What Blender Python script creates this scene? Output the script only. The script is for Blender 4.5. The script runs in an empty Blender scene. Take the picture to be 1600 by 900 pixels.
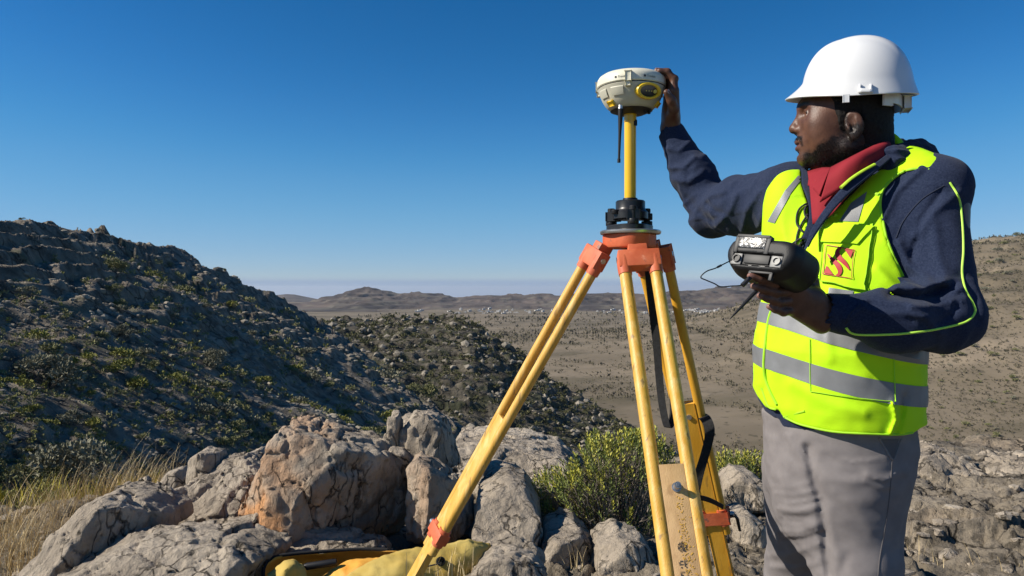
import bpy, bmesh, math, random
import numpy as np
from mathutils import Vector, Matrix
from mathutils.bvhtree import BVHTree

random.seed(7)
rng = np.random.default_rng(7)
scene = bpy.context.scene
COL = scene.collection
R = math.radians

# ------------------------------------------------------------------ camera, sky, sun, exposure
cam_d = bpy.data.cameras.new("camera")
cam = bpy.data.objects.new("camera", cam_d)
COL.objects.link(cam)
cam.location = (0, 0, 0)                       # the camera is the origin; the ground lies about 1.25 m below
cam.rotation_euler = (R(90), 0, 0)
cam_d.sensor_width = 36
cam_d.lens = 27
cam_d.clip_start = 0.05
cam_d.clip_end = 120000
scene.camera = cam

SUN_EL, SUN_AZ = 36.0, 261.0                   # azimuth clockwise from +Y
world = bpy.data.worlds.new("World")
scene.world = world
world.use_nodes = True
wn, wl = world.node_tree.nodes, world.node_tree.links
bg = wn["Background"]
sky = wn.new("ShaderNodeTexSky")
sky.sky_type = 'NISHITA'
sky.sun_disc = False
sky.sun_elevation = R(SUN_EL)
sky.sun_rotation = R(SUN_AZ)
sky.altitude = 1500
sky.air_density = 1.0
sky.dust_density = 0.0
sky.ozone_density = 4.0
pre = wn.new("ShaderNodeVectorMath"); pre.operation = 'SCALE'
pre.inputs[3].default_value = 0.1
hsv = wn.new("ShaderNodeHueSaturation")
hsv.inputs["Saturation"].default_value = 1.2
wl.new(sky.outputs[0], hsv.inputs["Color"])
wl.new(hsv.outputs[0], pre.inputs[0])
crv = wn.new("ShaderNodeRGBCurve")               # the phone's deep blue: the sky's colour response, the same all round
for ci, pts in ((0, [(0.045, 0.0116), (0.1, 0.055), (0.162, 0.118), (0.59, 0.40)]), (1, [(0.144, 0.122), (0.356, 0.355), (0.69, 0.535)]), (2, [(0.347, 0.36), (0.604, 0.65)])):
    c_ = crv.mapping.curves[ci]
    c_.points[1].location = (1.0, 0.8)
    for p_ in pts:
        c_.points.new(*p_)
crv.mapping.update()
wl.new(pre.outputs[0], crv.inputs["Color"])
post = wn.new("ShaderNodeVectorMath"); post.operation = 'SCALE'
post.inputs[3].default_value = 10.0
wl.new(crv.outputs[0], post.inputs[0])
# the dusty layer that lies on the horizon all the way round
tc = wn.new("ShaderNodeTexCoord")
sx = wn.new("ShaderNodeSeparateXYZ")
wl.new(tc.outputs["Generated"], sx.inputs[0])
rmp = wn.new("ShaderNodeMapRange")
rmp.interpolation_type = 'SMOOTHSTEP'
rmp.inputs[1].default_value = 0.0060
rmp.inputs[2].default_value = 0.0155
rmp.inputs[3].default_value = 0.85
rmp.inputs[4].default_value = 0.0
wl.new(sx.outputs[2], rmp.inputs[0])
mixh = wn.new("ShaderNodeMix")
mixh.data_type = 'RGBA'
cut = wn.new("ShaderNodeMath"); cut.operation = 'GREATER_THAN'; cut.inputs[1].default_value = -0.03
wl.new(sx.outputs[2], cut.inputs[0])
mul = wn.new("ShaderNodeMath"); mul.operation = 'MULTIPLY'
wl.new(rmp.outputs[0], mul.inputs[0]); wl.new(cut.outputs[0], mul.inputs[1])
wl.new(mul.outputs[0], mixh.inputs[0])
wl.new(post.outputs[0], mixh.inputs[6])
mixh.inputs[7].default_value = (2.85, 3.9, 5.7, 1)
wl.new(mixh.outputs[2], bg.inputs["Color"])
bg.inputs["Strength"].default_value = 0.0707

sun_d = bpy.data.lights.new("sun", 'SUN')
sun_d.energy = 4.8
sun_d.angle = R(0.53)
sun_d.color = (1.0, 0.93, 0.82)
sun = bpy.data.objects.new("sun", sun_d)
COL.objects.link(sun)
az, el = R(SUN_AZ), R(SUN_EL)
SUNV = Vector((math.sin(az) * math.cos(el), math.cos(az) * math.cos(el), math.sin(el)))
sun.rotation_euler = SUNV.to_track_quat('Z', 'Y').to_euler()

scene.view_settings.view_transform = 'Standard'
scene.view_settings.look = 'None'
scene.view_settings.exposure = 0.5
scene.view_settings.gamma = 1.0
scene.cycles.use_denoising = True
scene.cycles.max_bounces = 6
scene.cycles.diffuse_bounces = 3
scene.cycles.glossy_bounces = 2

# ------------------------------------------------------------------ helpers: space, noise, distance fields
FP = 1200.0


def P(px, py, d):
    """a point of the place at distance d that the photograph shows at (px, py)"""
    return np.array([(px - 800) / FP * d, d, (450 - py) / FP * d])


def nrm(v):
    v = np.asarray(v, float)
    return v / np.linalg.norm(v)


def _h3(ix, iy, iz, seed):
    h = (ix.astype(np.uint32) * np.uint32(374761393) + iy.astype(np.uint32) * np.uint32(668265263)
         + iz.astype(np.uint32) * np.uint32(2246822519) + np.uint32((seed * 3266489917) & 0xffffffff))
    h = (h ^ (h >> np.uint32(13))) * np.uint32(1274126177)
    h = h ^ (h >> np.uint32(16))
    return (h & np.uint32(0xffffff)).astype(np.float32) / np.float32(0xffffff)


def vnoise(p, seed=0):
    """value noise in -1..1, p (N,3)"""
    p = np.asarray(p, np.float64)
    fl = np.floor(p)
    f = (p - fl).astype(np.float32)
    i = fl.astype(np.int64)
    u = f * f * f * (f * (f * 6 - 15) + 10)
    out = 0
    for dx in (0, 1):
        wx = u[:, 0] if dx else 1 - u[:, 0]
        for dy in (0, 1):
            wy = u[:, 1] if dy else 1 - u[:, 1]
            for dz in (0, 1):
                wz = u[:, 2] if dz else 1 - u[:, 2]
                out = out + wx * wy * wz * _h3(i[:, 0] + dx, i[:, 1] + dy, i[:, 2] + dz, seed)
    return out * 2 - 1


def fbm(p, octv=4, seed=0, gain=0.5, lac=2.03):
    a, s, t = 1.0, 0.0, 0.0
    q = np.asarray(p, np.float64)
    for o in range(octv):
        s = s + a * vnoise(q, seed + o * 17)
        t += a
        a *= gain
        q = q * lac + 11.3
    return s / t


def ridged(p, octv=4, seed=0, gain=0.5):
    a, s, t = 1.0, 0.0, 0.0
    q = np.asarray(p, np.float64)
    for o in range(octv):
        s = s + a * (1 - np.abs(vnoise(q, seed + o * 17)) * 2)
        t += a
        a *= gain
        q = q * 2.07 + 7.7
    return s / t


def cellular(p, seed=0):
    """(distance to the nearest feature point, to the second, id of the nearest)"""
    return facets(p, seed)[:3]


def facets(p, seed=0):
    """cellular, and a fourth value: a plane through each cell's point, tilted its own way"""
    p = np.asarray(p, np.float64)
    b = np.floor(p).astype(np.int64)
    fr = (p - b).astype(np.float32)
    n = len(p)
    d1 = np.full(n, 9.0, np.float32); d2 = np.full(n, 9.0, np.float32); idn = np.zeros(n, np.float32); pl = np.zeros(n, np.float32)
    for dx in (-1, 0, 1):
        for dy in (-1, 0, 1):
            for dz in (-1, 0, 1):
                h = _h3(b[:, 0] + dx, b[:, 1] + dy, b[:, 2] + dz, seed)
                jx = h; jy = (h * 97.0) % 1.0; jz = (h * 1013.0) % 1.0
                vx = fr[:, 0] - dx - jx; vy = fr[:, 1] - dy - jy; vz = fr[:, 2] - dz - jz
                d = np.sqrt(vx * vx + vy * vy + vz * vz)
                near = d < d1
                d2 = np.where(near, d1, np.minimum(d2, d))
                i = (h * 313.0) % 1.0
                idn = np.where(near, i, idn)
                pl = np.where(near, vx * (jy * 2 - 1) + vy * (jz * 2 - 1) + vz * (i * 2 - 1), pl)
                d1 = np.where(near, d, d1)
    return d1, d2, idn, pl


def rcone(p, a, b, ra, rb):
    a = np.asarray(a, float); ab = np.asarray(b, float) - a
    pa = p - a
    t = np.clip(pa @ ab / max(ab @ ab, 1e-9), 0, 1)
    return np.linalg.norm(pa - t[:, None] * ab, axis=1) - (ra + (rb - ra) * t)


def ell(p, c, r):
    q = p - np.asarray(c, float)
    r = np.asarray(r, float)
    k0 = np.linalg.norm(q / r, axis=1)
    k1 = np.linalg.norm(q / (r * r), axis=1) + 1e-9
    return k0 * (k0 - 1) / k1


def smin(a, b, k):
    h = np.clip(0.5 + 0.5 * (b - a) / k, 0, 1)
    return b + (a - b) * h - k * h * (1 - h)


def smax(a, b, k):
    return -smin(-a, -b, k)


def chain(p, pts, rad, k=0.012):
    d = None
    for i in range(len(pts) - 1):
        e = rcone(p, pts[i], pts[i + 1], rad[i], rad[i + 1])
        d = e if d is None else smin(d, e, k)
    return d


def boxed(p, fn, lo, hi, m=0.03):
    """fn only inside a box, the distance to that box elsewhere"""
    lo = np.asarray(lo) - m; hi = np.asarray(hi) + m
    q = np.maximum(np.maximum(lo - p, p - hi), 0)
    out = np.linalg.norm(q, axis=1) + m
    ins = (q == 0).all(1)
    if ins.any():
        out[ins] = fn(p[ins])
    return out


def pix(p):
    """where the photograph shows the points p"""
    y = np.maximum(p[:, 1], 0.05)
    return np.stack([800 + FP * p[:, 0] / y, 450 - FP * p[:, 2] / y], 1)


def sd_poly(q, poly):
    poly = np.asarray(poly, float)
    d = np.full(len(q), 1e9); ins = np.zeros(len(q), bool)
    n = len(poly)
    for i in range(n):
        a, b = poly[i], poly[(i + 1) % n]
        ab = b - a; pa = q - a
        t = np.clip(pa @ ab / (ab @ ab), 0, 1)
        d = np.minimum(d, np.linalg.norm(pa - t[:, None] * ab, axis=1))
        c = ((a[1] <= q[:, 1]) & (b[1] > q[:, 1])) | ((b[1] <= q[:, 1]) & (a[1] > q[:, 1]))
        xx = a[0] + (q[:, 1] - a[1]) / (b[1] - a[1] if b[1] != a[1] else 1e-9) * ab[0]
        ins ^= c & (q[:, 0] < xx)
    return np.where(ins, -d, d)


def creases(p, lst):
    q = pix(p)
    out = np.zeros(len(p))
    for pts, w, amp in lst:
        pts = np.asarray(pts, float)
        d = np.full(len(p), 1e9)
        for i in range(len(pts) - 1):
            ab = pts[i + 1] - pts[i]; pa = q - pts[i]
            t = np.clip(pa @ ab / (ab @ ab), 0, 1)
            d = np.minimum(d, np.linalg.norm(pa - t[:, None] * ab, axis=1))
        out += amp * np.exp(-(d / w) ** 2)
    return out


def surface_nets(f, lo, hi, h, B=8, k=1.6):
    """polygonise f = 0 inside the box lo..hi on cells of size h, only near the surface"""
    lo = np.asarray(lo, float); hi = np.asarray(hi, float)
    nb = np.maximum(np.ceil((hi - lo) / (h * B)).astype(int), 1)
    bi = np.stack(np.meshgrid(*[np.arange(n) for n in nb], indexing='ij'), -1).reshape(-1, 3)
    cen = lo + (bi + 0.5) * (h * B)
    act = []
    for s in range(0, len(cen), 200000):
        d = f(cen[s:s + 200000])
        act.append(np.abs(d) < 0.87 * h * B * k)
    bi = bi[np.concatenate(act)]
    if B == 8:                                       # a second, finer sieve
        sub = np.stack(np.meshgrid(*[np.arange(2)] * 3, indexing='ij'), -1).reshape(-1, 3)
        bi = (bi[:, None, :] * 2 + sub[None]).reshape(-1, 3)
        B = 4; nb = nb * 2
        cen = lo + (bi + 0.5) * (h * B)
        act = [np.abs(f(cen[s:s + 200000])) < 0.87 * h * B * k * 1.15 for s in range(0, len(cen), 200000)]
        bi = bi[np.concatenate(act)]
    g = np.stack(np.meshgrid(*[np.arange(B + 1)] * 3, indexing='ij'), -1).reshape(-1, 3)
    N = nb * B + 4
    key = lambda c: (c[..., 0] * N[1] + c[..., 1]) * N[2] + c[..., 2]
    vk, vp, quads = [], [], []
    for s in range(0, len(bi), 2400):
        b = bi[s:s + 2400]
        pi = b[:, None, :] * B + g[None]
        D = f((lo + pi.reshape(-1, 3) * h)).reshape(len(b), B + 1, B + 1, B + 1)
        S = D < 0
        # cells
        cs = np.zeros((len(b), B, B, B), np.int8)
        for dx in (0, 1):
            for dy in (0, 1):
                for dz in (0, 1):
                    cs += S[:, dx:B + dx, dy:B + dy, dz:B + dz]
        mixed = np.argwhere((cs > 0) & (cs < 8))
        if not len(mixed):
            continue
        bb, c = mixed[:, 0], mixed[:, 1:]
        acc = np.zeros((len(c), 3)); cnt = np.zeros(len(c))
        for ax in range(3):
            o1, o2 = [a for a in range(3) if a != ax]
            for u in (0, 1):
                for v in (0, 1):
                    st = c.copy(); st[:, o1] += u; st[:, o2] += v
                    en = st.copy(); en[:, ax] += 1
                    d0 = D[bb, st[:, 0], st[:, 1], st[:, 2]]; d1 = D[bb, en[:, 0], en[:, 1], en[:, 2]]
                    cr = (d0 < 0) != (d1 < 0)
                    t = np.where(cr, d0 / np.where(cr, d0 - d1, 1), 0)
                    pt = st.astype(float); pt[:, ax] += t
                    acc[cr] += pt[cr]; cnt[cr] += 1
        gc = b[bb] * B + c
        vk.append(key(gc)); vp.append(lo + (acc / cnt[:, None] + b[bb] * B) * h)
        for ax in range(3):
            o1, o2 = [(1, 2), (2, 0), (0, 1)][ax]
            sl0 = [slice(None), slice(0, B), slice(0, B), slice(0, B)]
            sl1 = list(sl0); sl1[ax + 1] = slice(1, B + 1)
            a0 = S[tuple(sl0)]; a1 = S[tuple(sl1)]
            e = np.argwhere(a0 != a1)
            if not len(e):
                continue
            gl = b[e[:, 0]] * B + e[:, 1:]
            fl = a0[e[:, 0], e[:, 1], e[:, 2], e[:, 3]]
            q = []
            for u, v in ((1, 1), (0, 1), (0, 0), (1, 0)):
                cc = gl.copy(); cc[:, o1] -= u; cc[:, o2] -= v
                q.append(key(cc))
            q = np.stack(q, 1)
            q[~fl] = q[~fl][:, ::-1]
            ok = (gl[:, o1] > 0) & (gl[:, o2] > 0)
            quads.append(q[ok])
    vk = np.concatenate(vk); vp = np.concatenate(vp); quads = np.concatenate(quads)
    order = np.argsort(vk); vk = vk[order]; vp = vp[order]
    idx = np.searchsorted(vk, quads); idx = np.minimum(idx, len(vk) - 1)
    good = (vk[idx] == quads).all(1)
    return vp, idx[good]


# ------------------------------------------------------------------ helpers: objects
def tag(o, label=None, cat=None, group=None, kind=None):
    for k, v in (("label", label), ("category", cat), ("group", group), ("kind", kind)):
        if v:
            o[k] = v
    return o


def thing(name, label, cat, loc=(0, 0, 0), group=None):
    e = bpy.data.objects.new(name, None)
    e.empty_display_size = 0.1
    e.location = [float(c) for c in loc]
    COL.objects.link(e)
    return tag(e, label, cat, group)


def world_of(o):
    m = o.matrix_basis.copy()
    if o.parent is not None:
        m = world_of(o.parent) @ o.matrix_parent_inverse @ m
    return m


def adopt(o, parent):
    """make o a child of parent and leave it where it stands"""
    o.parent = parent
    o.matrix_parent_inverse = world_of(parent).inverted()
    return o


def mesh_np(name, v, f, mats, parent=None, smooth=True, mi=None, attrs=None, world=True):
    """verts (N,3) and faces (an (M,k) array or a list) as one object"""
    me = bpy.data.meshes.new(name)
    v = np.asarray(v, np.float32)
    if isinstance(f, np.ndarray):
        k = f.shape[1]
        me.vertices.add(len(v)); me.vertices.foreach_set("co", v.ravel())
        me.loops.add(f.size); me.loops.foreach_set("vertex_index", f.astype(np.int32).ravel())
        me.polygons.add(len(f)); me.polygons.foreach_set("loop_start", np.arange(0, f.size, k, dtype=np.int32))
        me.update(calc_edges=True)
    else:
        me.from_pydata([tuple(map(float, x)) for x in v], [], [tuple(int(i) for i in q) for q in f])
        me.update()
    if not isinstance(mats, (list, tuple)):
        mats = [mats]
    for m in mats:
        me.materials.append(m)
    if mi is not None:
        me.polygons.foreach_set("material_index", np.asarray(mi, np.int32))
    me.polygons.foreach_set("use_smooth", np.full(len(me.polygons), bool(smooth)))
    for an, av in (attrs or {}).items():
        a = me.attributes.new(an, 'FLOAT', 'POINT')
        a.data.foreach_set("value", np.asarray(av, np.float32))
    o = bpy.data.objects.new(name, me)
    COL.objects.link(o)
    if parent is not None:
        if world:
            adopt(o, parent)
        else:
            o.parent = parent
    return o


def auto_smooth(o, ang=35):
    """smooth, with edges sharper than ang kept hard"""
    me = o.data
    bm = bmesh.new(); bm.from_mesh(me)
    for e in bm.edges:
        if len(e.link_faces) == 2:
            e.smooth = e.calc_face_angle(0) < R(ang)
    bm.to_mesh(me); bm.free()
    return o


class MB:
    """collects shapes into one mesh"""
    def __init__(s):
        s.v, s.f, s.m = [], [], []

    def add(s, v, f, m=0):
        b = len(s.v)
        s.v += [tuple(map(float, x)) for x in v]
        s.f += [tuple(int(i) + b for i in q) for q in f]
        s.m += [m] * len(f)
        return s

    def box(s, c, ax, hf, m=0, bev=0.0, taper=1.0):
        """box with centre c, axes ax (3 vectors) and half sizes hf; edges chamfered by bev"""
        bm = bmesh.new()
        bmesh.ops.create_cube(bm, size=2)
        c = np.asarray(c, float); ax = [nrm(a) for a in ax]
        for q in bm.verts:
            x, y, z = q.co
            t = taper if z > 0 else 1.0
            w = c + ax[0] * x * hf[0] * t + ax[1] * y * hf[1] * t + ax[2] * z * hf[2]
            q.co = w
        if bev > 0:
            bmesh.ops.bevel(bm, geom=bm.edges[:], offset=bev, segments=2, affect='EDGES', profile=0.6)
        bmesh.ops.recalc_face_normals(bm, faces=bm.faces)
        bm.verts.index_update()
        s.add([q.co for q in bm.verts], [[w.index for w in q.verts] for q in bm.faces], m)
        bm.free()
        return s

    def tube(s, pts, rad, n=10, m=0, cap=True, flat=1.0, up=None):
        """round (or flattened) tube along pts"""
        pts = [np.asarray(p, float) for p in pts]
        if np.isscalar(rad):
            rad = [rad] * len(pts)
        V, Fc = [], []
        t0 = nrm(pts[1] - pts[0])
        ref = np.asarray(up, float) if up is not None else (np.array([0, 0, 1.]) if abs(t0[2]) < 0.9 else np.array([0, 1., 0]))
        for i, p in enumerate(pts):
            t = nrm(pts[min(i + 1, len(pts) - 1)] - pts[max(i - 1, 0)])
            a = nrm(np.cross(ref, t)); b = np.cross(t, a)
            if up is None:
                ref = b
            for k in range(n):
                th = 2 * math.pi * k / n
                V.append(p + rad[i] * (a * math.cos(th) + b * math.sin(th) * flat))
        for i in range(len(pts) - 1):
            for k in range(n):
                k2 = (k + 1) % n
                Fc.append((i * n + k, i * n + k2, (i + 1) * n + k2, (i + 1) * n + k))
        if cap:
            Fc.append(tuple(range(n - 1, -1, -1)))
            Fc.append(tuple(range((len(pts) - 1) * n, len(pts) * n)))
        return s.add(V, Fc, m)

    def lathe(s, c, prof, n=48, m=0, ax=None, sx=1.0, sy=1.0):
        """prof: [(radius, height)] round the axis through c"""
        c = np.asarray(c, float)
        if ax is None:
            X, Y, Z = np.eye(3)
        else:
            Z = nrm(ax)
            X = nrm(np.cross([0, 1, 0.01], Z)); Y = np.cross(Z, X)
        V, Fc = [], []
        for r, hh in prof:
            for k in range(n):
                th = 2 * math.pi * k / n
                V.append(c + X * r * sx * math.cos(th) + Y * r * sy * math.sin(th) + Z * hh)
        for i in range(len(prof) - 1):
            for k in range(n):
                k2 = (k + 1) % n
                Fc.append((i * n + k, i * n + k2, (i + 1) * n + k2, (i + 1) * n + k))
        if prof[0][0] > 1e-5:
            Fc.append(tuple(range(n - 1, -1, -1)))
        if prof[-1][0] > 1e-5:
            Fc.append(tuple(range((len(prof) - 1) * n, len(prof) * n)))
        return s.add(V, Fc, m)

    def build(s, name, mats, parent=None, smooth=True, ang=35, world=True):
        o = mesh_np(name, np.array(s.v), s.f, mats, parent, smooth, s.m, world=world)
        if smooth:
            auto_smooth(o, ang)
        return o


def smooth_path(pts, n=8):
    """Catmull-Rom through pts"""
    pts = [np.asarray(p, float) for p in pts]
    q = [2 * pts[0] - pts[1]] + pts + [2 * pts[-1] - pts[-2]]
    out = []
    for i in range(1, len(q) - 2):
        for k in range(n):
            t = k / n
            a, b, c, d = q[i - 1], q[i], q[i + 1], q[i + 2]
            out.append(0.5 * ((2 * b) + (c - a) * t + (2 * a - 5 * b + 4 * c - d) * t * t + (3 * b - a - 3 * c + d) * t ** 3))
    out.append(pts[-1])
    return out


def bvh_of(v, f):
    return BVHTree.FromPolygons([tuple(map(float, x)) for x in v], [tuple(map(int, q)) for q in f])


def ray_px(bvh, px, py, off=0.0, dflt=1.5):
    """the point of a surface that the photograph shows at (px, py), raised off along the normal"""
    d = Vector(P(px, py, 1.0)).normalized()
    h = bvh.ray_cast(Vector((0, 0, 0)), d)
    if h[0] is None:
        h2 = bvh.find_nearest(Vector(P(px, py, dflt)))
        p, n = h2[0], h2[1]
    else:
        p, n = h[0], h[1]
    if n.dot(d) > 0:
        n = -n
    return np.array(p + n * off)


def patch(mb, bvh, quad, nu, nv, off=0.0016, m=0, dflt=1.5):
    """a cloth patch lying on a surface: quad = 4 corners (photograph) lower-left, lower-right, upper-right, upper-left"""
    a, b, c, d = [np.asarray(q, float) for q in quad]
    V, Fc = [], []
    for j in range(nv + 1):
        for i in range(nu + 1):
            u, v = i / nu, j / nv
            q = (a * (1 - u) + b * u) * (1 - v) + (d * (1 - u) + c * u) * v
            V.append(ray_px(bvh, q[0], q[1], off, dflt))
    for j in range(nv):
        for i in range(nu):
            k = j * (nu + 1) + i
            Fc.append((k, k + 1, k + nu + 2, k + nu + 1))
    mb.add(V, Fc, m)
    return mb


# ------------------------------------------------------------------ helpers: materials
def mat(name, col, rough=0.6, var=0.0, scale=8.0, col2=None, metal=0.0, bump=0.0, bscale=60.0, spec=0.5, sss=0.0,
        detail=5.0, lo=0.35, hi=0.65, stretch=None, coat=0.0, sheen=0.0):
    m = bpy.data.materials.new(name)
    m.use_nodes = True
    n, l = m.node_tree.nodes, m.node_tree.links
    b = n["Principled BSDF"]
    b.inputs["Roughness"].default_value = rough
    b.inputs["Metallic"].default_value = metal
    b.inputs["Specular IOR Level"].default_value = spec
    b.inputs["Coat Weight"].default_value = coat
    b.inputs["Sheen Weight"].default_value = sheen
    b.inputs["Base Color"].default_value = (*col, 1)
    tcn = n.new("ShaderNodeTexCoord")
    src = tcn.outputs["Object"]
    if stretch:
        mp = n.new("ShaderNodeMapping"); mp.inputs["Scale"].default_value = stretch
        l.new(src, mp.inputs[0]); src = mp.outputs[0]
    if var > 0 or col2:
        nz = n.new("ShaderNodeTexNoise")
        nz.inputs["Scale"].default_value = scale
        nz.inputs["Detail"].default_value = detail
        l.new(src, nz.inputs["Vector"])
        cr = n.new("ShaderNodeValToRGB")
        cr.color_ramp.elements[0].position = lo
        cr.color_ramp.elements[1].position = hi
        c2 = col2 or tuple(min(1, c * (1 + var)) for c in col)
        c1 = col if col2 else tuple(c * (1 - var) for c in col)
        cr.color_ramp.elements[0].color = (*c1, 1)
        cr.color_ramp.elements[1].color = (*c2, 1)
        l.new(nz.outputs[0], cr.inputs[0])
        l.new(cr.outputs[0], b.inputs["Base Color"])
    if bump > 0:
        nb = n.new("ShaderNodeTexNoise")
        nb.inputs["Scale"].default_value = bscale
        nb.inputs["Detail"].default_value = 6
        l.new(src, nb.inputs["Vector"])
        bp = n.new("ShaderNodeBump")
        bp.inputs["Strength"].default_value = 1.0
        bp.inputs["Distance"].default_value = bump
        l.new(nb.outputs[0], bp.inputs["Height"])
        l.new(bp.outputs[0], b.inputs["Normal"])
    return m


def mix_attr(m, attr, col, rough=None):
    """where the attribute is 1 the material has the colour col"""
    n, l = m.node_tree.nodes, m.node_tree.links
    b = n["Principled BSDF"]
    at = n.new("ShaderNodeAttribute"); at.attribute_name = attr
    mx = n.new("ShaderNodeMix"); mx.data_type = 'RGBA'
    l.new(at.outputs["Fac"], mx.inputs[0])
    if b.inputs["Base Color"].is_linked:
        l.new(b.inputs["Base Color"].links[0].from_socket, mx.inputs[6])
    else:
        mx.inputs[6].default_value = b.inputs["Base Color"].default_value
    mx.inputs[7].default_value = (*col, 1)
    l.new(mx.outputs[2], b.inputs["Base Color"])
    return m


def over_noise(m, col, scale, lo, hi, detail=4, stretch=None, amount=1.0, attr=None):
    """patches of col over what the material has so far, where a noise exceeds lo..hi"""
    n, l = m.node_tree.nodes, m.node_tree.links
    b = n["Principled BSDF"]
    tcn = n.new("ShaderNodeTexCoord"); src = tcn.outputs["Object"]
    if stretch:
        mp = n.new("ShaderNodeMapping"); mp.inputs["Scale"].default_value = stretch
        l.new(src, mp.inputs[0]); src = mp.outputs[0]
    nz = n.new("ShaderNodeTexNoise"); nz.inputs["Scale"].default_value = scale; nz.inputs["Detail"].default_value = detail
    l.new(src, nz.inputs["Vector"])
    mr = n.new("ShaderNodeMapRange"); mr.interpolation_type = 'SMOOTHSTEP'
    mr.inputs[1].default_value = lo; mr.inputs[2].default_value = hi; mr.inputs[4].default_value = amount
    l.new(nz.outputs[0], mr.inputs[0])
    fac = mr.outputs[0]
    mx = n.new("ShaderNodeMix"); mx.data_type = 'RGBA'
    l.new(fac, mx.inputs[0])
    if b.inputs["Base Color"].is_linked:
        l.new(b.inputs["Base Color"].links[0].from_socket, mx.inputs[6])
    else:
        mx.inputs[6].default_value = b.inputs["Base Color"].default_value
    mx.inputs[7].default_value = (*col, 1)
    l.new(mx.outputs[2], b.inputs["Base Color"])
    return m


def cracks(m, scale, width, col, depth, amount=0.8, warp=0.25, stretch=None, big=0.0, bigscale=10.0):
    """thin dark joints (and their relief) over what the material has so far; big: rougher relief below them"""
    n, l = m.node_tree.nodes, m.node_tree.links
    b = n["Principled BSDF"]
    tcn = n.new("ShaderNodeTexCoord"); src = tcn.outputs["Object"]
    if stretch:
        mp = n.new("ShaderNodeMapping"); mp.inputs["Scale"].default_value = stretch
        l.new(src, mp.inputs[0]); src = mp.outputs[0]
    nz = n.new("ShaderNodeTexNoise"); nz.inputs["Scale"].default_value = scale * 1.3; nz.inputs["Detail"].default_value = 5
    l.new(src, nz.inputs["Vector"])
    ma = n.new("ShaderNodeVectorMath"); ma.operation = 'MULTIPLY_ADD'
    l.new(nz.outputs["Color"], ma.inputs[0]); ma.inputs[1].default_value = (warp,) * 3; l.new(src, ma.inputs[2])
    vo = n.new("ShaderNodeTexVoronoi"); vo.feature = 'DISTANCE_TO_EDGE'; vo.inputs["Scale"].default_value = scale
    l.new(ma.outputs[0], vo.inputs["Vector"])
    mr = n.new("ShaderNodeMapRange"); mr.interpolation_type = 'SMOOTHSTEP'
    mr.inputs[1].default_value = 0.0; mr.inputs[2].default_value = width; mr.inputs[3].default_value = 1.0; mr.inputs[4].default_value = 0.0
    l.new(vo.outputs["Distance"], mr.inputs[0])
    # joints open in some places and close in others
    nz2 = n.new("ShaderNodeTexNoise"); nz2.inputs["Scale"].default_value = scale * 0.6; l.new(src, nz2.inputs["Vector"])
    mr2 = n.new("ShaderNodeMapRange"); mr2.inputs[1].default_value = 0.42; mr2.inputs[2].default_value = 0.58
    l.new(nz2.outputs[0], mr2.inputs[0])
    mu = n.new("ShaderNodeMath"); mu.operation = 'MULTIPLY'; l.new(mr.outputs[0], mu.inputs[0]); l.new(mr2.outputs[0], mu.inputs[1])
    mu2 = n.new("ShaderNodeMath"); mu2.operation = 'MULTIPLY'; l.new(mu.outputs[0], mu2.inputs[0]); mu2.inputs[1].default_value = amount
    mx = n.new("ShaderNodeMix"); mx.data_type = 'RGBA'
    l.new(mu2.outputs[0], mx.inputs[0])
    l.new(b.inputs["Base Color"].links[0].from_socket, mx.inputs[6]); mx.inputs[7].default_value = (*col, 1)
    l.new(mx.outputs[2], b.inputs["Base Color"])
    bp = n.new("ShaderNodeBump"); bp.invert = True; bp.inputs["Distance"].default_value = depth; bp.inputs["Strength"].default_value = 1.0
    l.new(mu.outputs[0], bp.inputs["Height"])
    if b.inputs["Normal"].is_linked:
        l.new(b.inputs["Normal"].links[0].from_socket, bp.inputs["Normal"])
    last = bp
    if big > 0:
        nz3 = n.new("ShaderNodeTexNoise"); nz3.inputs["Scale"].default_value = bigscale; nz3.inputs["Detail"].default_value = 12; nz3.inputs["Roughness"].default_value = 0.68
        l.new(src, nz3.inputs["Vector"])
        b2 = n.new("ShaderNodeBump"); b2.inputs["Distance"].default_value = big; b2.inputs["Strength"].default_value = 1.0
        l.new(nz3.outputs[0], b2.inputs["Height"]); l.new(bp.outputs[0], b2.inputs["Normal"]); last = b2
    l.new(last.outputs[0], b.inputs["Normal"])
    return m
# ------------------------------------------------------------------ materials of the land
M = {}
M['hill'] = mat("hillside_rock_and_soil", (0.105, 0.088, 0.066), 0.95, col2=(0.30, 0.255, 0.195), scale=0.7, detail=8, bump=0.05, bscale=5.0, spec=0.2)
over_noise(M['hill'], (0.07, 0.075, 0.03), 0.35, 0.55, 0.66, 6, amount=0.6)
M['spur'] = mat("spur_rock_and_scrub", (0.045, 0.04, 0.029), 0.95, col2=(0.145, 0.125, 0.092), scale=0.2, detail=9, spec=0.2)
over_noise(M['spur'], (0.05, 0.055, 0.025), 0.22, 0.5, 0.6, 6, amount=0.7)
M['plain'] = mat("dry_plain_soil", (0.122, 0.099, 0.066), 0.95, col2=(0.205, 0.165, 0.114), scale=0.012, detail=9, spec=0.15)
over_noise(M['plain'], (0.085, 0.073, 0.043), 0.03, 0.50, 0.66, 8, stretch=(0.5, 1, 1), amount=0.55)
over_noise(M['plain'], (0.25, 0.20, 0.142), 0.008, 0.56, 0.7, 6, stretch=(0.4, 1.6, 1), amount=0.6)
over_noise(M['plain'], (0.06, 0.052, 0.034), 0.22, 0.60, 0.68, 5, amount=0.7)
M['mount'] = mat("far_mountain_rock", (0.046, 0.039, 0.036), 0.95, col2=(0.13, 0.102, 0.084), scale=0.006, detail=9, spec=0.1)
over_noise(M['mount'], (0.12, 0.11, 0.085), 0.012, 0.5, 0.62, 6, amount=0.6)
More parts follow.
